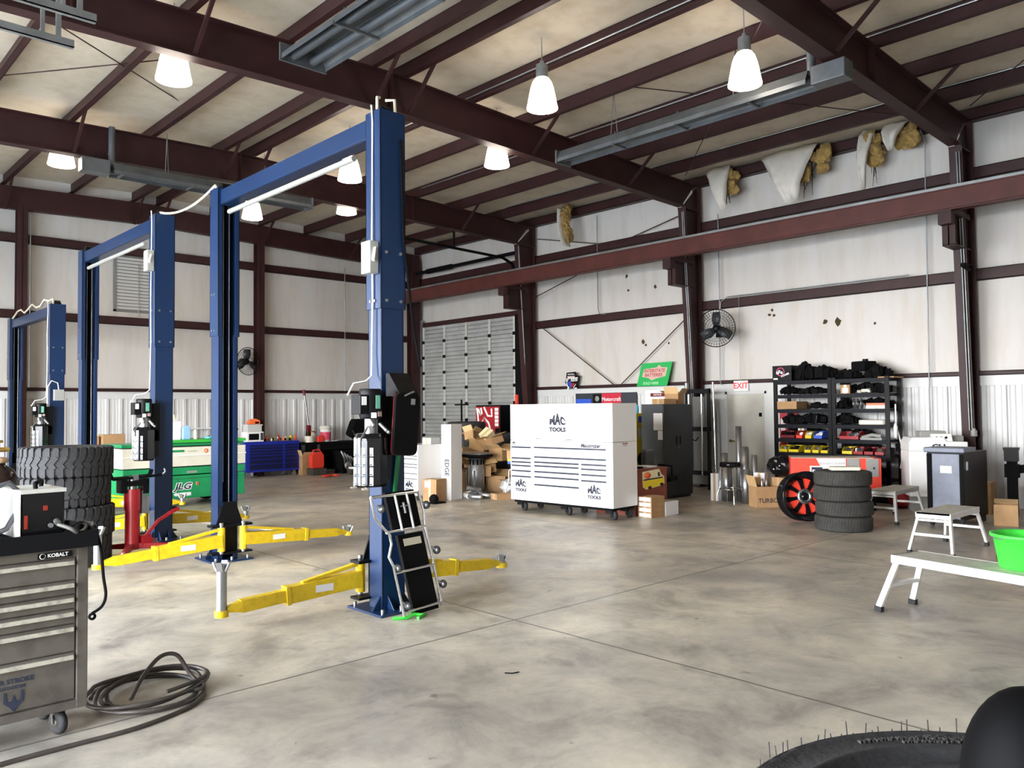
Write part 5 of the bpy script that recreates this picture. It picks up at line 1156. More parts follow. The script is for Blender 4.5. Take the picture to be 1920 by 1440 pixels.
text(t, 'RC', .12, (-.29, -.3105, .62), FY, WHITE, .0006, .003); text(t, 'ROUGH COUNTRY', .05, (-.03, -.3055, .77), FY, GREYC, .0006, .001)
t = thing('red_spoke_wheel', 'black wheel with red spokes leaning by the tire stack', 'wheel', (11.42, 5.78, .385), rot=(-.12, 0, -.72))
R0 = .36
obj('barrel', B().lathe([(R0, .14), (R0, .12), (R0-.03, .10), (R0-.03, -.09), (R0, -.12), (R0+.008, -.14), (R0-.005, -.145), (R0-.02, -.13), (R0-.04, -.10), (R0-.09, -.07), (R0-.10, .10)], (0, 0, 0), (0, 1, 0), 48), BLKSHINE, t)
obj('disc_face', B().lathe([(.0, .02), (R0-.06, .02), (R0-.06, .03), (0, .03)], (0, 0, 0), (0, 1, 0), 40), BLACKM, t)
for k in range(8):
    a = k*PI/4+.2; q = Matrix.Rotation(a, 4, 'Y')
    bb = B(); bb.T = q; bb.prism([(.11, -.018), (.12, -.03), (.255, -.062), (.265, 0), (.255, .062), (.12, .03), (.11, .018)], 'y', -.012, .0); obj('red_window', bb, REDB, t)
    bb = B(); bb.T = Matrix.Rotation(a+PI/8, 4, 'Y'); bb.prism([(.08, -.022), (.27, -.030), (.27, .030), (.08, .022)], 'y', -.035, .0); obj('spoke', bb, BLKSHINE, t)
for k in range(32):
    a = k*PI/16; obj('rim_bolt', B().cyl((.292*math.cos(a), -.085, .292*math.sin(a)), (.292*math.cos(a), -.062, .292*math.sin(a)), .0065, 6), CHROME, t)
obj('hub_ring', B().lathe([(.062, -.03), (.062, -.06), (.10, -.06), (.115, -.04), (.115, 0)], (0, 0, 0), (0, 1, 0), 32), STEEL, t)
for k in range(12):
    a = k*PI/6; obj('hub_bolt', B().cyl((.082*math.cos(a), -.07, .082*math.sin(a)), (.082*math.cos(a), -.05, .082*math.sin(a)), .009, 6), BLACKM, t)
obj('centre_cap', B().lathe([(0, -.06), (.05, -.055), (.06, -.03), (.06, 0)], (0, 0, 0), (0, 1, 0), 24), BLKSHINE, t)
# ---------------------------------------------------------------- rack frame beside the column
t = thing('display_rack', 'tall black frame rack with chrome tubes by the exit door', 'rack', (14.60, 9.72, 0), -PI/2)
for x in (-.27, .27): obj('upright', B().box(x-.03, -.03, 0, x+.03, .03, 2.12), BLACKP, t)
for x in (-.19, .13): obj('chrome_tube', B().cyl((x, -.05, .30), (x, -.05, 2.0), .022, 10), CHROME, t)
for z in (.30, 1.22, 2.02): obj('cross_member', B().box(-.30, -.06, z, .30, .04, z+.09), BLACKP, t)
obj('hook', B().tube([(-.1, -.08, 1.15), (-.1, -.1, 1.05), (.02, -.12, 1.02), (.08, -.1, 1.10)], .012, 6), BLACKM, t); obj('back_panel', B().box(-.24, .04, .1, .24, .05, 1.95), M('smoked_panel', (.12, .12, .11), .3), t)
obj('top_spindle', B().cyl((-.26, -.02, 2.1), (-.26, -.02, 2.25), .04, 12), STEEL, t)
pipe('bright chrome pipe leaning against the exit door frame', [(14.7, 9.36, .0), (14.72, 9.40, 1.3), (14.72, 9.42, 2.25)], .022, CHROME, 10, 'pipe', 'chrome_pipe')
# ---------------------------------------------------------------- shelf racks with their load
SH = (.05, .40, .84, 1.11, 1.38, 1.67, 1.95, 2.22)
def rack(label, y0, y1):
    t = thing('shelf_rack', label, 'shelf rack', (14.60, y0, 0))
    L = y1-y0
    for x in (0, .54):
        for y in (0, L): obj('post', B().box(x-.02, y-.035, 0, x+.02, y+.035, 2.25), BLACKP, t)
    for z in SH:
        obj('shelf', B().box(-.02, .03, z-.045, .56, L-.03, z-.0).box(-.025, .02, z-.07, -.015, L-.02, z+.0), M('rack_grey', (.007, .008, .011), .5, spec=.15) if 'rack_grey' not in bpy.data.materials else bpy.data.materials['rack_grey'], t)
    return t
rack('black steel shelf rack by the exit door full of parts and bins', 6.84, 7.93)
rack('second black steel shelf rack toward the tire balancer', 5.80, 6.76)
r5 = random.Random(11)
def lump(label, x, y, z, sx, sy, sz, n=7, cat='car part', mat=None, name='plastic_part', cyl=True):
    b = B(); zc = z
    n = int(n*1.8); sy *= 1.15; sz *= 1.12; sz = min(sz, .235) if z < 2 and z > .5 else sz
    for k in range(n):
        u = r5.uniform(-.35, .35); v = r5.uniform(-.4, .4); h = sz*(1-.9*abs(v))
        b.obox((x+u*sx, y+v*sy, zc+h*.36), (sx*r5.uniform(.2, .4), sy*r5.uniform(.2, .35), h*.66), (r5.uniform(-.25, .25), r5.uniform(-.25, .25), r5.uniform(0, 3)))
    if cyl:
        for k in range(max(2, n//3)):
            v = r5.uniform(-.35, .35); h = sz*(1-abs(v)); b.tube([(x-sx*.3, y+v*sy, zc+.05), (x-.1*sx, y+(v+.1)*sy, zc+h*.8), (x-.15*sx, y+(v+.3)*sy, zc+h*.5)], .035, 8)
    mz = min(v[2] for v in b.v); b.v = [(a, c, d+(zc-mz)) for a, c, d in b.v]
    return obj(name, b, mat or BLACKM, bevel=.006, label=label, cat=cat)
X = 14.84
t = thing('black_carton', 'black filter carton with a pink round logo on top of the rack', 'box', (14.82, 7.80, 2.222), -PI/2)
obj('carton_body', B().box(-.20, -.20, 0, .20, .20, .30), BLACKP, t, bevel=.004)
obj('round_logo', B().lathe([(.07, 0), (.085, 0), (.085, -.002), (.07, -.002)], (-.03, -.201, .18), (0, 1, 0), 24), M('logo_pink', (.65, .10, .22), .4), t)
text(t, 'aFe', .10, (-.05, -.204, .17), FY, WHITE, .0006, .003); text(t, 'POWER', .05, (.07, -.204, .115), (PI/2, -.35, 0), WHITE, .0006, .002); obj('barcode_label', B().box(-.18, -.202, .01, -.09, -.20, .06), WPAPER, t)
lump('ribbed black intake box with a round mouth beside the logo carton', X, 7.38, 2.222, .45, .36, .40, 8)
lump('heap of black hoses sloping down the middle of the rack top', X, 7.02, 2.222, .45, .42, .30, 9)
lump('low black moulded duct between the rack tops', X, 6.55, 2.222, .4, .5, .17, 7)
t = thing('airbox', 'square black airbox with twin round ports on the rack top', 'car part', (14.82, 6.30, 2.36), 1.2)
obj('box_body', B().box(-.16, -.16, 0, .16, .14, .18), BLACKM, t, bevel=.02); obj('port', B().cyl((.16, 0, .10), (.20, 0, .10), .07, 16).cyl((-.05, 0, .18), (-.05, 0, .22), .05, 14), BLACKP, t)
lump('black duct with a round opening at the end of the rack top', X, 6.02, 2.222, .45, .36, .25, 7)
obj('wooden_board', B().box(14.66, 5.70, 2.222, 15.1, 5.98, 2.245), CARD, label='brown board overhanging the end of the rack top', cat='board')
def bin_(label, y, z, w, h, mat, fill, group=None):
    t = thing('parts_bin', label, 'bin', (14.60, y, z+.002), 0, group)
    D = .30; b = B()
    b.box(0, -w/2, 0, D, w/2, .005).box(0, -w/2, 0, .005, w/2, h*.45).box(D-.005, -w/2, 0, D, w/2, h).prism([(0, 0), (D, 0), (D, h), (.08, h), (0, h*.45)], 'y', -w/2, -w/2+.005).prism([(0, 0), (D, 0), (D, h), (.08, h), (0, h*.45)], 'y', w/2-.005, w/2)
    obj('bin_body', b, mat, t)
    b = B()
    for k in range(7): b.obox((.05+.028*k, r5.uniform(-.3, .3)*w, h*.5+r5.uniform(-.01, .02)), (.05, .05, .06), (r5.random(), r5.random(), r5.random()))
    obj('contents', b, fill, t)
row = [(7.79, .17, MAG, 'yellow bin nearest the exit door on the lower shelf'), (7.58, .21, MAG, 'wide yellow bin, second on the lower shelf'), (7.30, .13, MAG, 'narrow yellow bin, third on the lower shelf'), (7.14, .13, MAG, 'narrow yellow bin, fourth on the lower shelf'), (6.97, .14, MAG, 'last yellow bin before the shared rack post'), (6.54, .19, MAG, 'lone yellow bin on the second rack'), (6.34, .18, RED, 'red bin next to the lone yellow bin'), (6.15, .16, RED, 'middle red bin on the lower shelf of the second rack'), (5.96, .16, RED, 'end red bin on the lower shelf of the second rack')]
for k, (y, w_, m_, lb) in enumerate(row): bin_(lb, y, .84, w_, .13, m_, (STEEL, BLACKM, TAUPE)[k % 3])
row = [(7.70, .30, DRED, 'wide dark red bin on the upper bin shelf'), (7.46, .13, REDB, 'small bright red bin on the upper bin shelf'), (7.28, .13, MAG, 'yellow bin of fittings on the upper bin shelf'), (7.09, .17, BLUEP, 'blue bin on the upper bin shelf'), (6.50, .36, RED, 'wide red bin with foil parts on the second rack')]
for k, (y, w_, m_, lb) in enumerate(row): bin_(lb, y, 1.11, w_, .14, m_, (BLACKM, WPAPER, CREAM, WPAPER, STEEL)[k])
carton('white capped carton on the small red bin', (14.76, 7.47, 1.262), (.12, .12, .08), 0, mat=WPAPER, name='small_carton')
obj('white_casting', B().prism(rrect(.30, .46, .06), 'z', 0, .09), CREAM, loc=(14.78, 6.12, 1.382), rz=.1, bevel=.02, label='long white cover on the middle shelf of the second rack', cat='car part')
obj('silver_trim', B().tube([(14.66, 6.28, 1.15), (14.66, 6.1, 1.20), (14.68, 5.95, 1.18)], .035, 10).box(14.62, 5.92, 1.111, 14.9, 6.3, 1.15), GREYC, label='grey curved trims on the upper bin shelf end', cat='car part')
lump('round black air cleaner on the middle shelf', X, 7.62, 1.382, .4, .36, .26, 7); lump('pile of black brackets with shiny bits on the middle shelf', X, 7.20, 1.382, .42, .55, .24, 12, mat=BLKSHINE)
lump('tangle of black parts on the second rack middle shelf', X, 6.62, 1.382, .4, .30, .20, 9)
carton('long open cardboard box on the rack by the door', (14.80, 7.70, 1.672), (.42, .42, .15), 0, flaps=(('r', -.4),))
lump('thin black plastic trims spread on the upper shelf', X, 7.12, 1.672, .4, .42, .10, 9)
lump('black hose bundle with a brass glint on the second rack', X, 6.66, 1.672, .4, .20, .22, 6)
for k in range(3): obj('silver_disc', B().lathe([(.05, 0), (.09, 0), (.09, .015), (.05, .015)], n=24), STEEL, loc=(14.75, 6.46-.07*k, 1.765), rot=(PI/2, 0, .2), label='silver ring standing on edge, %s of three on the second rack' % ('first', 'second', 'third')[k], cat='ring')
t = carton('orange and white tilted box on the second rack', (14.78, 6.05, 1.672), (.26, .34, .06), .3, mat=WPAPER, name='flat_box'); obj('orange_lid', B().box(-.13, -.17, .062, .13, .17, .10), ORANGE, t)
lump('grey wire and fan shroud on the top inner shelf', X, 7.25, 1.952, .4, .60, .13, 9)
t = carton('brown box end with a taped label on the second rack', (14.76, 6.60, 1.952), (.30, .16, .16), .3, lab=('l', 0, .06, .1, .09))
lump('white padded roll on the top inner shelf', X, 6.28, 1.952, .36, .26, .09, 5, mat=CREAM, cyl=False)
lump('dark square speaker box on the top inner shelf end', X, 5.98, 1.952, .45, .28, .24, 3, cyl=False)
for z_, lb in ((.40, 'dark boxes on the low shelf of the first rack'), ): lump(lb, X, 7.4, z_+.002, .4, .66, .3, 10)
lump('dark parts on the low shelf of the second rack', X, 6.28, .402, .4, .58, .3, 10)
pipe('white cable hanging down the end of the second rack', [(14.7, 5.70, 1.75), (14.68, 5.69, 1.35), (14.72, 5.66, 1.2), (14.75, 5.60, .9), (14.7, 5.64, .62)], .014, WHITE, 6, 'cable', 'hanging_cable')
obj('hanging_lamp', B().lathe([(0, 0), (.03, .01), (.035, .20), (.02, .26), (0, .27)], n=14), WHITE, loc=(14.66, 5.69, 1.15), label='white work lamp hung on the end of the second rack', cat='work lamp')
lump('mess of black belts and cords hung on the rack end', 14.86, 5.64, .9, .45, .14, 1.0, 12)
# ---------------------------------------------------------------- tire balancer and cabinets
t = thing('tire_balancer', 'white box shaped tire balancer with knobs and raised lettering', 'balancer', (14.15, 4.90, 0), -.98)
obj('lower_body', B().box(-.42, -.22, .24, .45, .35, .98), WHITE, t, bevel=.02)
obj('upper_hood', B().prism([(-.42, .98), (-.42, 1.12), (-.37, 1.20), (.10, 1.21), (.14, 1.14), (.45, 1.13), (.45, .98)], 'y', -.23, .35), WHITE, t, bevel=.01)
obj('base_plinth', B().box(-.36, -.15, 0, .45, .30, .26), GREYC, t)
obj('control_panel', B().prism([(-.08, 1.14), (-.05, 1.26), (.22, 1.26), (.24, 1.14)], 'y', -.20, -.05), WHITE, t, bevel=.005)
for k in range(3): obj('knob', B().cyl((-.0+.07*k, -.215, 1.20), (-.0+.07*k, -.20, 1.20), .018, 12), BLACKM, t)
obj('weight_tray', B().box(-.20, .0, 1.20, .20, .28, 1.30).box(.22, .0, 1.13, .46, .3, 1.22), GREYC, t, bevel=.01)
text(t, 'CU', .11, (.02, -.232, 1.05), FY, INK, .001, .004, sx=1.3); obj('grab_slot', B().box(.12, -.228, .55, .38, -.22, .62), GREYC, t)
t = thing('slate_cabinet', 'slate grey lidded parts cabinet with a white sticker', 'cabinet', (12.36, 4.13, 0), 0)
obj('cabinet_body', B().box(0, -.24, .10, 1.02, .24, 1.05), BLACKP, t, bevel=.006)
obj('front_panel', B().box(-.012, -.19, .12, .0, .17, 1.03), SLATE, t, bevel=.004)
obj('lid', B().box(-.05, -.27, 1.05, .45, .27, 1.12), SLATE, t, bevel=.012)
obj('sticker', B().box(-.015, -.09, .76, -.012, .06, .86), WPAPER, t); obj('door_handle', B().box(.12, -.25, .80, .17, -.24, .92), STEEL, t)
obj('corner_strip', B().box(-.016, .18, .12, .0, .24, 1.03).box(-.016, -.24, .12, .0, -.20, 1.03), BLACKM, t)
for x in (.05, .95):
    for y in (-.2, .2): obj('caster', B().lathe([(0, -.02), (.045, -.02), (.05, 0), (.045, .02), (0, .02)], (x, y, .05), (0, 1, 0), 14).box(x-.03, y-.03, .09, x+.03, y+.03, .11), RUB, t)
obj('conduit_valve', B().cyl((0, 0, 0), (0, 0, .10), .05, 14).cyl((0, 0, .1), (0, 0, .13), .03, 12), GREYC, loc=(14.85, 4.50, 1.2), label='small grey valve box at the foot of the column conduits', cat='valve')
t = thing('press_stand', 'black machine stand with a flat topped anvil near the picture edge', 'machine', (14.20, 3.78, 0), .2)
obj('column', B().box(-.06, -.07, 0, .08, .07, .85).box(-.09, -.10, .60, .1, .1, .80), BLACKM, t); obj('anvil', B().box(-.10, -.09, .85, .10, .10, 1.02).box(-.13, -.10, 1.02, .12, .11, 1.06), BLACKP, t)
obj('arm', B().bar((0, -.05, .72), (.1, -.60, .80), .10, .12).box(-.1, -.9, .3, .3, -.4, .7), BLACKM, t); obj('red_cap', B().box(-.05, -.42, .92, .1, -.20, 1.0).cyl((.02, -.3, .82), (.02, -.3, .94), .03), REDB, t)
carton('battered brown carton on the floor by the press stand', (13.10, 3.58, 0), (.30, .30, .30), .25, flaps=(('r', .3),))
carton('brown carton behind the battered one by the wall', (14.3, 4.25, 0), (.4, .34, .5), .1); carton('brown carton against the liner near the picture edge', (14.75, 3.35, 0), (.4, .5, .62), 0)
obj('red_cushion', B().ball((0, 0, .17), (.26, .2, .17), 16, 0, .08), RED, loc=(14.15, 5.42, 0), label='crumpled red bag on the floor between rack and balancer', cat='bag')
t = thing('floor_jack', 'red floor jack nose with black wheel beside the lime bucket', 'floor jack', (10.25, 2.78, 0), .2)
obj('frame', B().box(-.10, -.12, .06, .5, .12, .14), REDB, t, bevel=.01)
for y in (-.10, .10): obj('wheel', B().lathe([(0, -.02), (.045, -.02), (.05, 0), (.045, .02), (0, .02)], (-.06, y, .05), (0, 1, 0), 16), BLACKM, t)
# ---------------------------------------------------------------- transmission jack
t = thing('transmission_jack', 'red transmission jack with black cradle beside the mud tires', 'jack', (3.37, 10.24, 0), .1)
obj('column', B().cyl((0, 0, .08), (0, 0, .72), .085, 18).cyl((0, 0, .55), (0, 0, .80), .095, 18), RED, t)
obj('ram', B().cyl((0, 0, .72), (0, 0, .95), .045, 14), STEEL, t)
for x, y in ((-.28, -.40), (.42, -.22), (-.20, .28), (.45, .36)):
    l_ = obj('base_leg', B().bar((0, 0, .12), (x, y, .10), .075, .075, w2=.05, h2=.05), RED, t, bevel=.008)
    obj('caster', B().lathe([(0, -.018), (.038, -.018), (.042, 0), (.038, .018), (0, .018)], (x*1.05, y*1.05, .042), (1, .2, 0), 14).cyl((x*1.05, y*1.05, .05), (x*1.05, y*1.05, .12), .015, 8), STEEL, l_)
obj('cradle', B().box(-.10, -.10, .84, .13, .10, .90).bar((-.25, -.04, .93), (.33, -.06, .95), .035, .03).bar((-.22, .12, .93), (.28, .10, .95), .03, .025).box(-.16, -.07, .76, -.09, .07, .92).box(.10, -.07, .74, .17, .07, .92).bar((-.25, -.04, .93), (-.28, -.02, 1.03), .03, .03).bar((.20, 0, .93), (.24, .02, 1.02), .04, .03), BLACKP, t)
obj('chain_hook', B().tube([(.33, -.06, .95), (.37, -.07, .99), (.36, -.06, 1.03)], .012, 6).box(-.02, -.08, .91, .04, -.03, .97), STEEL, t)
obj('foot_pedal', B().bar((.13, -.05, .22), (.28, -.08, .40), .045, .035).bar((.28, -.08, .40), (.46, -.10, .50), .045, .035).bar((.40, -.10, .475), (.52, -.10, .525), .075, .03).box(.08, -.09, .12, .2, .0, .24), RED, t, bevel=.005)
obj('hand_pump', B().box(.09, -.06, .5, .15, .06, .78).cyl((.17, -.02, .5), (.17, -.02, .7), .025, 10), STEEL, t)
# ---------------------------------------------------------------- green scissor lift and what stands on it
t = thing('scissor_lift', 'green and white wheeled scissor lift parked behind the blue posts', 'scissor lift', (5.72, 15.45, 0), .02)
G2 = GREEN
obj('chassis', B().box(-1.0, -.55, .14, 1.25, .50, .56), G2, t, bevel=.012); obj('upper_tray', B().box(-1.0, -.56, .58, 1.25, .5, .71), G2, t, bevel=.008)
obj('door_seam', B().box(-1.0, -.556, .50, 1.25, -.55, .512).box(-.05, -.556, .16, -.04, -.55, .50), M('green_shadow_gap', (.004, .12, .04), .5), t)
obj('white_panel', B().box(-1.02, -.58, .73, 1.25, .5, 1.08), CREAM, t, bevel=.01); obj('panel_ledge', B().box(-1.02, -.60, .92, 1.25, -.57, .94), WHITE, t)
obj('deck', B().box(-1.0, -.5, 1.10, 1.25, .5, 1.15), G2, t); obj('deck_tray', B().box(-.42, -.60, 1.16, 1.25, .45, 1.21), M('tray_green', (.03, .42, .04), .4), t, bevel=.006)
obj('green_label', B().box(-.28, -.585, .99, .06, -.58, 1.03), G2, t); obj('sun_logo', B().lathe([(.018, 0), (.04, 0), (.04, -.003), (.018, -.003)], (.47, -.581, 1.0), (0, 1, 0), 18), ORANGE, t)
text(t, 'sunbelt', .05, (.58, -.5825, 1.0), FY, INK, .0006, .001, align='LEFT'); text(t, 'CLEANLIFT', .035, (.22, -.5825, 1.0), FY, GREYC, .0006)
text(t, 'JLG', .16, (.05, -.553, .36), FY, WHITE, .0006, .014, .25, sx=1.25); text(t, 'JLG', .16, (.05, -.5545, .36), FY, INK, .0006, .004, .25, sx=1.25)
obj('white_arrow_label', B().prism([(-.12, .22), (-.08, .25), (.20, .25), (.20, .19), (-.08, .19)], 'y', -.556, -.55), WPAPER, t); obj('sun_logo', B().lathe([(.015, 0), (.032, 0), (.032, -.003), (.015, -.003)], (.32, -.553, .40), (0, 1, 0), 18), ORANGE, t)
for x in (-.40, .12): obj('grey_plate', B().box(x, -.563, .60, x+.19, -.56, .64), GREYC, t)
for x in (-.75, .9):
    for y in (-.45, .4): obj('wheel', B().lathe([(0, -.06), (.16, -.06), (.18, -.04), (.18, .04), (.16, .06), (0, .06)], (x, y, .18), (0, 1, 0), 24), BLACKM, t)
zt_ = 1.212
obj('spray_bottle', B().lathe([(0, 0), (.04, 0), (.04, .12), (.015, .16), (.015, .19), (0, .19)], n=14).box(-.02, -.05, .18, .02, .03, .22), WPAPER, loc=(6.55, 15.1, zt_), label='clear spray bottle standing on the green scissor lift tray', cat='bottle')
obj('blue_jug', B().prism([(-.07, 0), (.07, 0), (.07, .20), (.02, .26), (-.07, .22)], 'y', -.05, .05), M('light_blue_plastic', (.30, .52, .80), .4), loc=(5.95, 15.2, zt_), bevel=.01, label='light blue jug on the scissor lift tray', cat='jug')
carton('white carton with red lid standing on the blue jug side of the lift', (5.70, 15.35, 1.152), (.30, .30, .40), 0, mat=WPAPER, name='white_carton')
obj('yellow_drill_case', B().box(-.1, -.08, 0, .1, .08, .12).cyl((0, -.1, .08), (0, -.06, .08), .05, 12), CREAM, loc=(5.72, 15.35, 1.553), bevel=.01, label='cream and black power tool on the white carton', cat='power tool')
obj('black_saw_head', B().ball((0, 0, .16), (.12, .1, .05), 14, 0, .15).cyl((0, 0, 0), (0, 0, .14), .03, 10), BLACKM, loc=(6.82, 15.15, zt_), label='black and silver grinder head on the lift tray', cat='grinder')
obj('teal_rag', B().ball((0, 0, .025), (.12, .08, .03), 12, 0, .3), M('teal_cloth', (.15, .55, .55), .8), loc=(6.36, 15.05, zt_), label='teal rag beside the spray bottle on the tray', cat='rag')
obj('black_gun', B().obox((0, 0, .03), (.16, .05, .05), (0, 0, .3)).obox((.05, .02, .07), (.08, .04, .04)), BLACKM, loc=(6.50, 15.30, zt_), label='small black air tool lying on the lift tray', cat='air tool')
obj('clear_bottle', B().cyl((0, 0, 0), (0, 0, .15), .035, 12).cyl((0, 0, .15), (0, 0, .18), .03, 12), CREAM, loc=(6.13, 15.2, zt_), label='tan bottle with dark cap on the lift tray', cat='bottle')
obj('wall_shelf', B().box(7.2, 20.30, 1.29, 9.0, 20.49, 1.32), WHITE, label='thin white shelf on the liner behind the scissor lift', cat='shelf')
for k, (z, lb) in enumerate(((0, 'bottom'), (.42, 'middle'), (.84, 'top'))):
    carton('tan carton, %s of the stack against the end wall' % lb, (5.72, 18.7, z), (.44, .36, .415), 0, lab=('f', -.06, .22, .22, .18) if k == 1 else None, group='tan cartons stacked by the end wall')
carton('tan carton standing behind the middle lift post', (5.28, 18.8, .0), (.34, .3, 1.22), 0)
obj('yellow_folded_card', B().box(5.1, 16.6, 0, 5.5, 16.66, .75), CARD, label='brown card panel leaning behind the red jack', cat='card panel')
# ---------------------------------------------------------------- blue roller cabinet and workbench at the end wall
t = thing('blue_cabinet', 'wide royal blue roller cabinet with many dark drawers', 'tool chest', (10.15, 20.10, 0), 0)
XA, XB = -.85, .66
obj('cabinet_body', B().box(XA, -.28, .14, XB, .08, .93), NAVY, t, bevel=.008)
for (a, c, n) in ((XA+.10, .16, 7), (.24, XB-.06, 7)):
    zz = [.86, .80, .72, .645, .57, .47, .35, .20]
    for k in range(7):
        d = obj('drawer', B().box(a, -.292, zz[k+1]+.004, c, -.28, zz[k]-.004), NAVYD, t, bevel=.002); obj('drawer_pull', B().box(a, -.298, zz[k]-.014, c, -.292, zz[k]-.004), NAVY, d)
for x in (XA+.1, XB-.12):
    for y in (-.2, .02): obj('caster', B().cyl((x, y-.02, .06), (x, y+.02, .06), .06, 14).box(x-.03, y-.03, .1, x+.03, y+.03, .14), STEEL, t)
t = thing('microwave', 'white microwave oven on the blue cabinet', 'microwave', (9.58, 19.98, .932))
obj('case', B().box(-.24, -.14, 0, .22, .18, .26), WHITE, t, bevel=.008); obj('door_glass', B().box(-.19, -.148, .05, .08, -.14, .21), BLKSHINE, t); obj('keypad', B().box(.13, -.147, .04, .20, -.14, .23), GREYD, t)
obj('clear_tote', B().box(-.2, -.14, 0, .18, .14, .16).box(-.22, -.16, .16, .20, .16, .19), CLEAR, loc=(9.56, 19.98, 1.193), label='clear plastic tote on the microwave', cat='tote')
t = thing('orange_tool', 'orange chainsaw like tool on the clear tote', 'power tool', (9.58, 19.95, 1.384)); obj('body', B().prism([(-.16, 0), (.14, 0), (.14, .10), (.02, .15), (-.14, .12), (-.18, .05)], 'y', -.07, .07), ORANGE, t, bevel=.015); obj('grip', B().box(.0, -.075, .02, .10, -.07, .07), BLACKM, t)
for k in range(16):
    x = 9.90+k*.058; cl, nm = ((BLACKM, 'black'), (ORANGE, 'orange'), (BLACKM, 'dark'), (CREAM, 'cream'), (BLACKM, 'black capped'), (MAG, 'yellow'), (STEEL, 'silver'), (REDB, 'red'))[k % 8]
    h = (.06, .13, .05, .10, .08, .11, .14, .17)[k % 8]*(.8+.4*r5.random())
    obj('bench_item', B().obox((0, 0, h/2+.01), (.045, .06, h), (0, r5.uniform(-.3, .3) if h > .1 else 0, r5.uniform(-.5, .5))) if k % 3 else B().lathe([(0, 0), (.025, 0), (.025, h*.75), (.01, h), (0, h)], n=10), cl, loc=(x, 19.95+.05*(k % 3), .932), label='%s small tool, place %d along the blue cabinet top' % (nm, k+1), cat='tool', group='clutter along the blue cabinet top')
t = thing('workbench', 'long black workbench beside the blue cabinet', 'workbench', (12.3, 20.15, 0))
obj('bench_top', B().box(-1.42, -.36, .80, 1.5, .30, .86), BLACKM, t, bevel=.004); obj('apron', B().box(-1.4, -.32, .64, 1.45, -.30, .80), BLACKM, t)
for x in (-1.36, -.9, 1.4):
    for y in (-.3, .25): obj('leg', B().box(x-.04, y-.04, 0, x+.04, y+.04, .80), GREYD, t)
obj('back_panel', B().box(-1.4, .24, .05, 1.45, .26, .78), BLACKM, t)
t = thing('bucket', 'white lidded pail with pink label on the workbench', 'bucket', (11.72, 20.0, .862))
obj('pail', B().lathe([(0, 0), (.13, 0), (.155, .36), (0, .36)], n=28), WPAPER, t); obj('pink_band', B().lathe([(.136, .05), (.151, .27)], n=28), M('pail_pink', (.62, .06, .12), .5), t); obj('lid', B().lathe([(0, .36), (.165, .35), (.168, .39), (.15, .44), (0, .45)], n=28), CREAM, t)
obj('parts_tin', B().cyl((0, 0, 0), (0, 0, .17), .13, 20), CREAM, loc=(11.20, 19.98, .862), label='cream tin full of bottles on the bench end', cat='tin')
for k in range(5): obj('tin_bottle', B().cyl((0, 0, 0), (0, 0, .12), .02, 8).cyl((0, 0, .12), (0, 0, .15), .01, 8), (BLACKM, BRASS, BLACKM, DRED, BRASS)[k], loc=(11.12+.04*k, 19.98+.02*(k % 2), 1.034), label='little bottle poking out of the cream tin, %s' % ('first', 'second', 'third', 'fourth', 'fifth')[k], cat='bottle', group='bottles in the cream tin')
t = thing('post_jack', 'tall jack with silver tube and dark red mechanism leaning at the bench', 'jack', (11.22, 20.05, 1.03)); obj('tube', B().cyl((0, 0, .3), (-.12, .02, 1.15), .028, 10), STEEL, t); obj('mechanism', B().box(-.05, -.05, .0, .05, .05, .30).bar((0, 0, .16), (.22, 0, .10), .03, .03).cyl((-.115, .02, 1.12), (-.14, .02, 1.28), .035, 10), DRED, t)
obj('red_jug', B().prism([(-.09, 0), (.09, 0), (.09, .12), (.03, .19), (-.08, .16)], 'y', -.06, .06), REDB, loc=(11.50, 19.92, .862), bevel=.012, label='pinkish red jug between the cream tin and the pail', cat='jug')
obj('clamp', B().bar((0, 0, .02), (.2, -.1, .04), .03, .03).bar((.1, 0, .02), (.02, -.16, .10), .025, .025), STEEL, loc=(11.75, 19.78, .862), label='steel clamp at the front edge of the workbench', cat='clamp')
t = thing('fuel_can', 'bright red fuel can in front of the workbench', 'fuel can', (11.12, 19.45, .18)); obj('can_body', B().prism([(-.17, 0), (.17, 0), (.19, .1), (.18, .36), (.10, .43), (-.10, .43), (-.19, .34), (-.19, .08)], 'y', -.09, .09), REDB, t, bevel=.02); obj('handle', B().tube([(-.13, 0, .37), (-.10, 0, .48), (.08, 0, .50), (.15, 0, .40)], .02, 8), REDB, t)
obj('brown_crate', B().box(-.2, -.18, 0, .2, .18, .178), TAUPE, loc=(11.12, 19.45, 0), label='dark crate under the red fuel can', cat='crate')
carton('open carton behind the red fuel can', (10.98, 19.75, .0), (.34, .24, .52), 0, flaps=(('l', 1.2), ('f', 1.0)))
t = thing('engine', 'greasy engine block with silver manifold on the floor by the bench', 'engine', (12.0, 19.4, 0))
obj('block', B().box(-.25, -.2, .12, .75, .3, .62).box(-.2, -.15, .0, .7, .25, .12), BLACKM, t, bevel=.02)
for k in range(4): obj('manifold_pipe', B().tube([(-.30+.09*k, -.25, .62-.05*k), (-.28+.10*k, -.33, .50-.04*k), (-.22+.09*k, -.30, .38), (-.18+.05*k, -.24, .26)], .028, 8), STEEL, t)
obj('gasket_plate', B().box(.15, -.215, .42, .78, -.20, .54), GREYC, t); 
for k in range(4): obj('bore_hole', B().cyl((.24+.14*k, -.222, .48), (.24+.14*k, -.214, .48), .045, 14), BLACKM, t)
obj('pulley', B().lathe([(0, 0), (.10, 0), (.11, .02), (.10, .05), (0, .05)], (-.10, -.30, .22), (0, 1, 0), 20), STEEL, t)
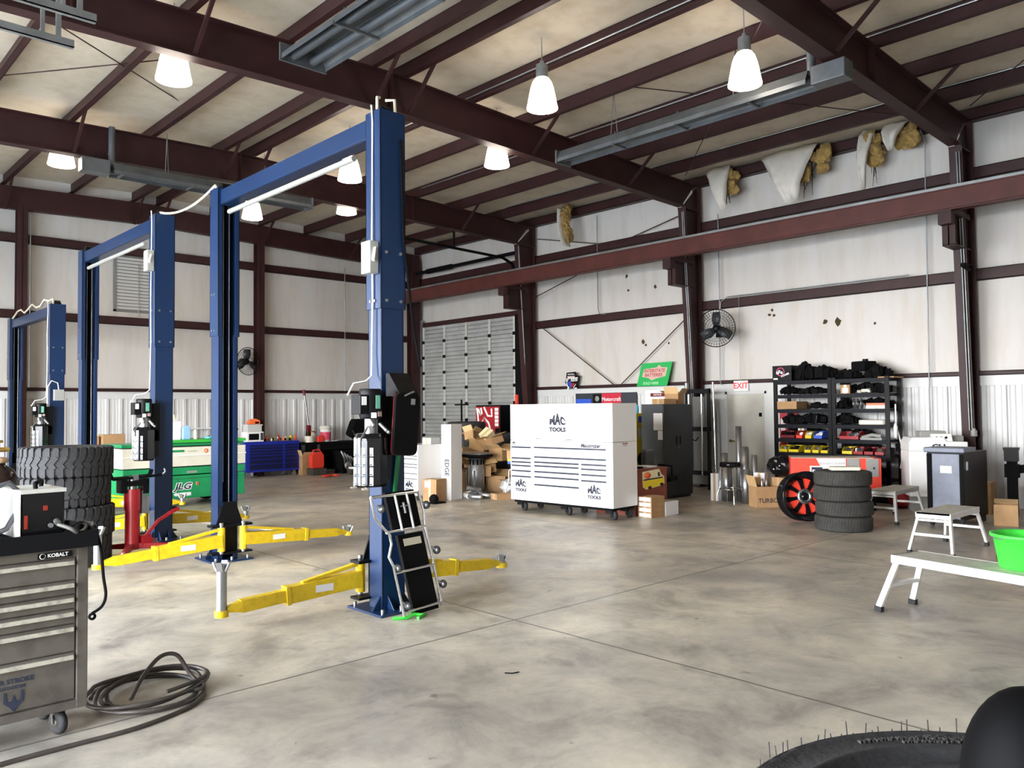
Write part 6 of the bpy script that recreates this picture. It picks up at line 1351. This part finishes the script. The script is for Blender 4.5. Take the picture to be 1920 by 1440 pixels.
obj('wood_block', B().box(-.28, -.10, 0, .28, .12, .16), TAUPE, loc=(12.05, 18.85, 0), label='dark wooden block on the floor before the engine', cat='block')
obj('orange_strap_pile', B().tube([(.22*math.cos(a*1.0), .10*math.sin(a*1.7), .025+.012*math.sin(a*3)) for a in [k*.5 for k in range(26)]], .022, 6), REDB, loc=(11.05, 18.65, 0), label='orange strap bunched on the floor before the bench', cat='strap')
obj('small_bottle', B().lathe([(0, 0), (.035, 0), (.035, .10), (.012, .15), (0, .16)], n=12), STEEL, loc=(12.0, 18.5, 0), label='small silver bottle on the floor near the wooden block', cat='bottle')
t = thing('black_jacket', 'large black padded seat folded over the bench end', 'seat', (12.75, 19.9, .862)); obj('seat_shell', B().prism([(-.42, .18), (-.28, .55), (-.22, .62), (.30, .62), (.42, .2), (.2, 0), (-.1, 0)], 'y', -.2, .1), BLACKM, t, bevel=.05); obj('strap', B().bar((-.35, -.2, .30), (-.1, -.25, -.2), .05, .02), GREYD, t)
obj('step_ladder_foot', B().bar((9.79, 15.49, .01), (9.86, 15.6, .42), .03, .03).bar((9.76, 14.99, .01), (9.83, 15.15, .42), .03, .03).box(9.72, 15.46, 0, 9.84, 15.54, .03).box(9.69, 14.96, 0, 9.81, 15.04, .03).box(9.78, 15.05, .42, 10.2, 15.70, .46), ALU, label='aluminium step stool seen under the power unit', cat='step stool')
# strips of white trim lying on the floor between the lifts
for k, (p_, q_) in enumerate((((5.05, 14.05, .02), (5.30, 12.2, .02)), ((5.42, 11.45, .02), (5.52, 10.55, .02)))):
    obj('trim_strip', B().bar(p_, q_, .07, .03), WHITE, label='white strip lying on the floor %s' % ('behind the nearest far post' if k else 'beside the middle lift'), cat='strip')
# tire changer head near the camera
obj('swing_head', B().lathe([(0, 1.13), (.05, 1.13), (.06, 1.15)]+[(.062+.013*math.sin(k*PI/8), 1.15+.12*k/4) for k in range(1, 5)]+[(.075*math.cos(k*PI/20), 1.27+.118*math.sin(k*PI/20)) for k in range(1, 11)], (1.095-1.315, .280-.304, 0), n=40), M('dead_black', (.0018, .0018, .002), .6, spec=.06), tc_)
obj('floor_clip', B().tube([(3.60, 3.90, .004), (3.63, 3.86, .004), (3.68, 3.85, .004)], .004, 6), BLACKM, label='tiny curved wire scrap lying on the open floor', cat='wire')

t = thing('swing_bracket', 'small folded black bracket arm on the tire balancer column', 'bracket', (14.7, 4.44, 3.9))
obj('bracket_arm', B().bar((.05, 0, .16), (-.42, .0, .12), .03, .03).bar((-.42, 0, .10), (-.12, -.02, .05), .05, .04), BLACKM, t)
lump('heap of black hoses filling the gap on the first rack upper shelf', 14.84, 7.70, 1.952, .4, .34, .15, 8)
lump('black moulded parts filling the second rack upper bin shelf back', 14.98, 6.45, 1.112, .2, .5, .22, 8)
lump('dark rags and parts behind the lower yellow bins', 15.0, 7.4, .842, .2, .68, .22, 12)
lump('dark rags and parts behind the lower red bins', 15.0, 6.28, .842, .2, .62, .22, 12)
lump('dark parts behind the upper coloured bins', 15.0, 7.4, 1.112, .2, .68, .24, 12)
lump('low black parts at the back of the second rack top inner shelf', 15.0, 6.2, 1.952, .2, .7, .20, 8)
lump('low black parts at the back of the second rack cardboard shelf', 15.0, 6.1, 1.672, .2, .5, .20, 8)
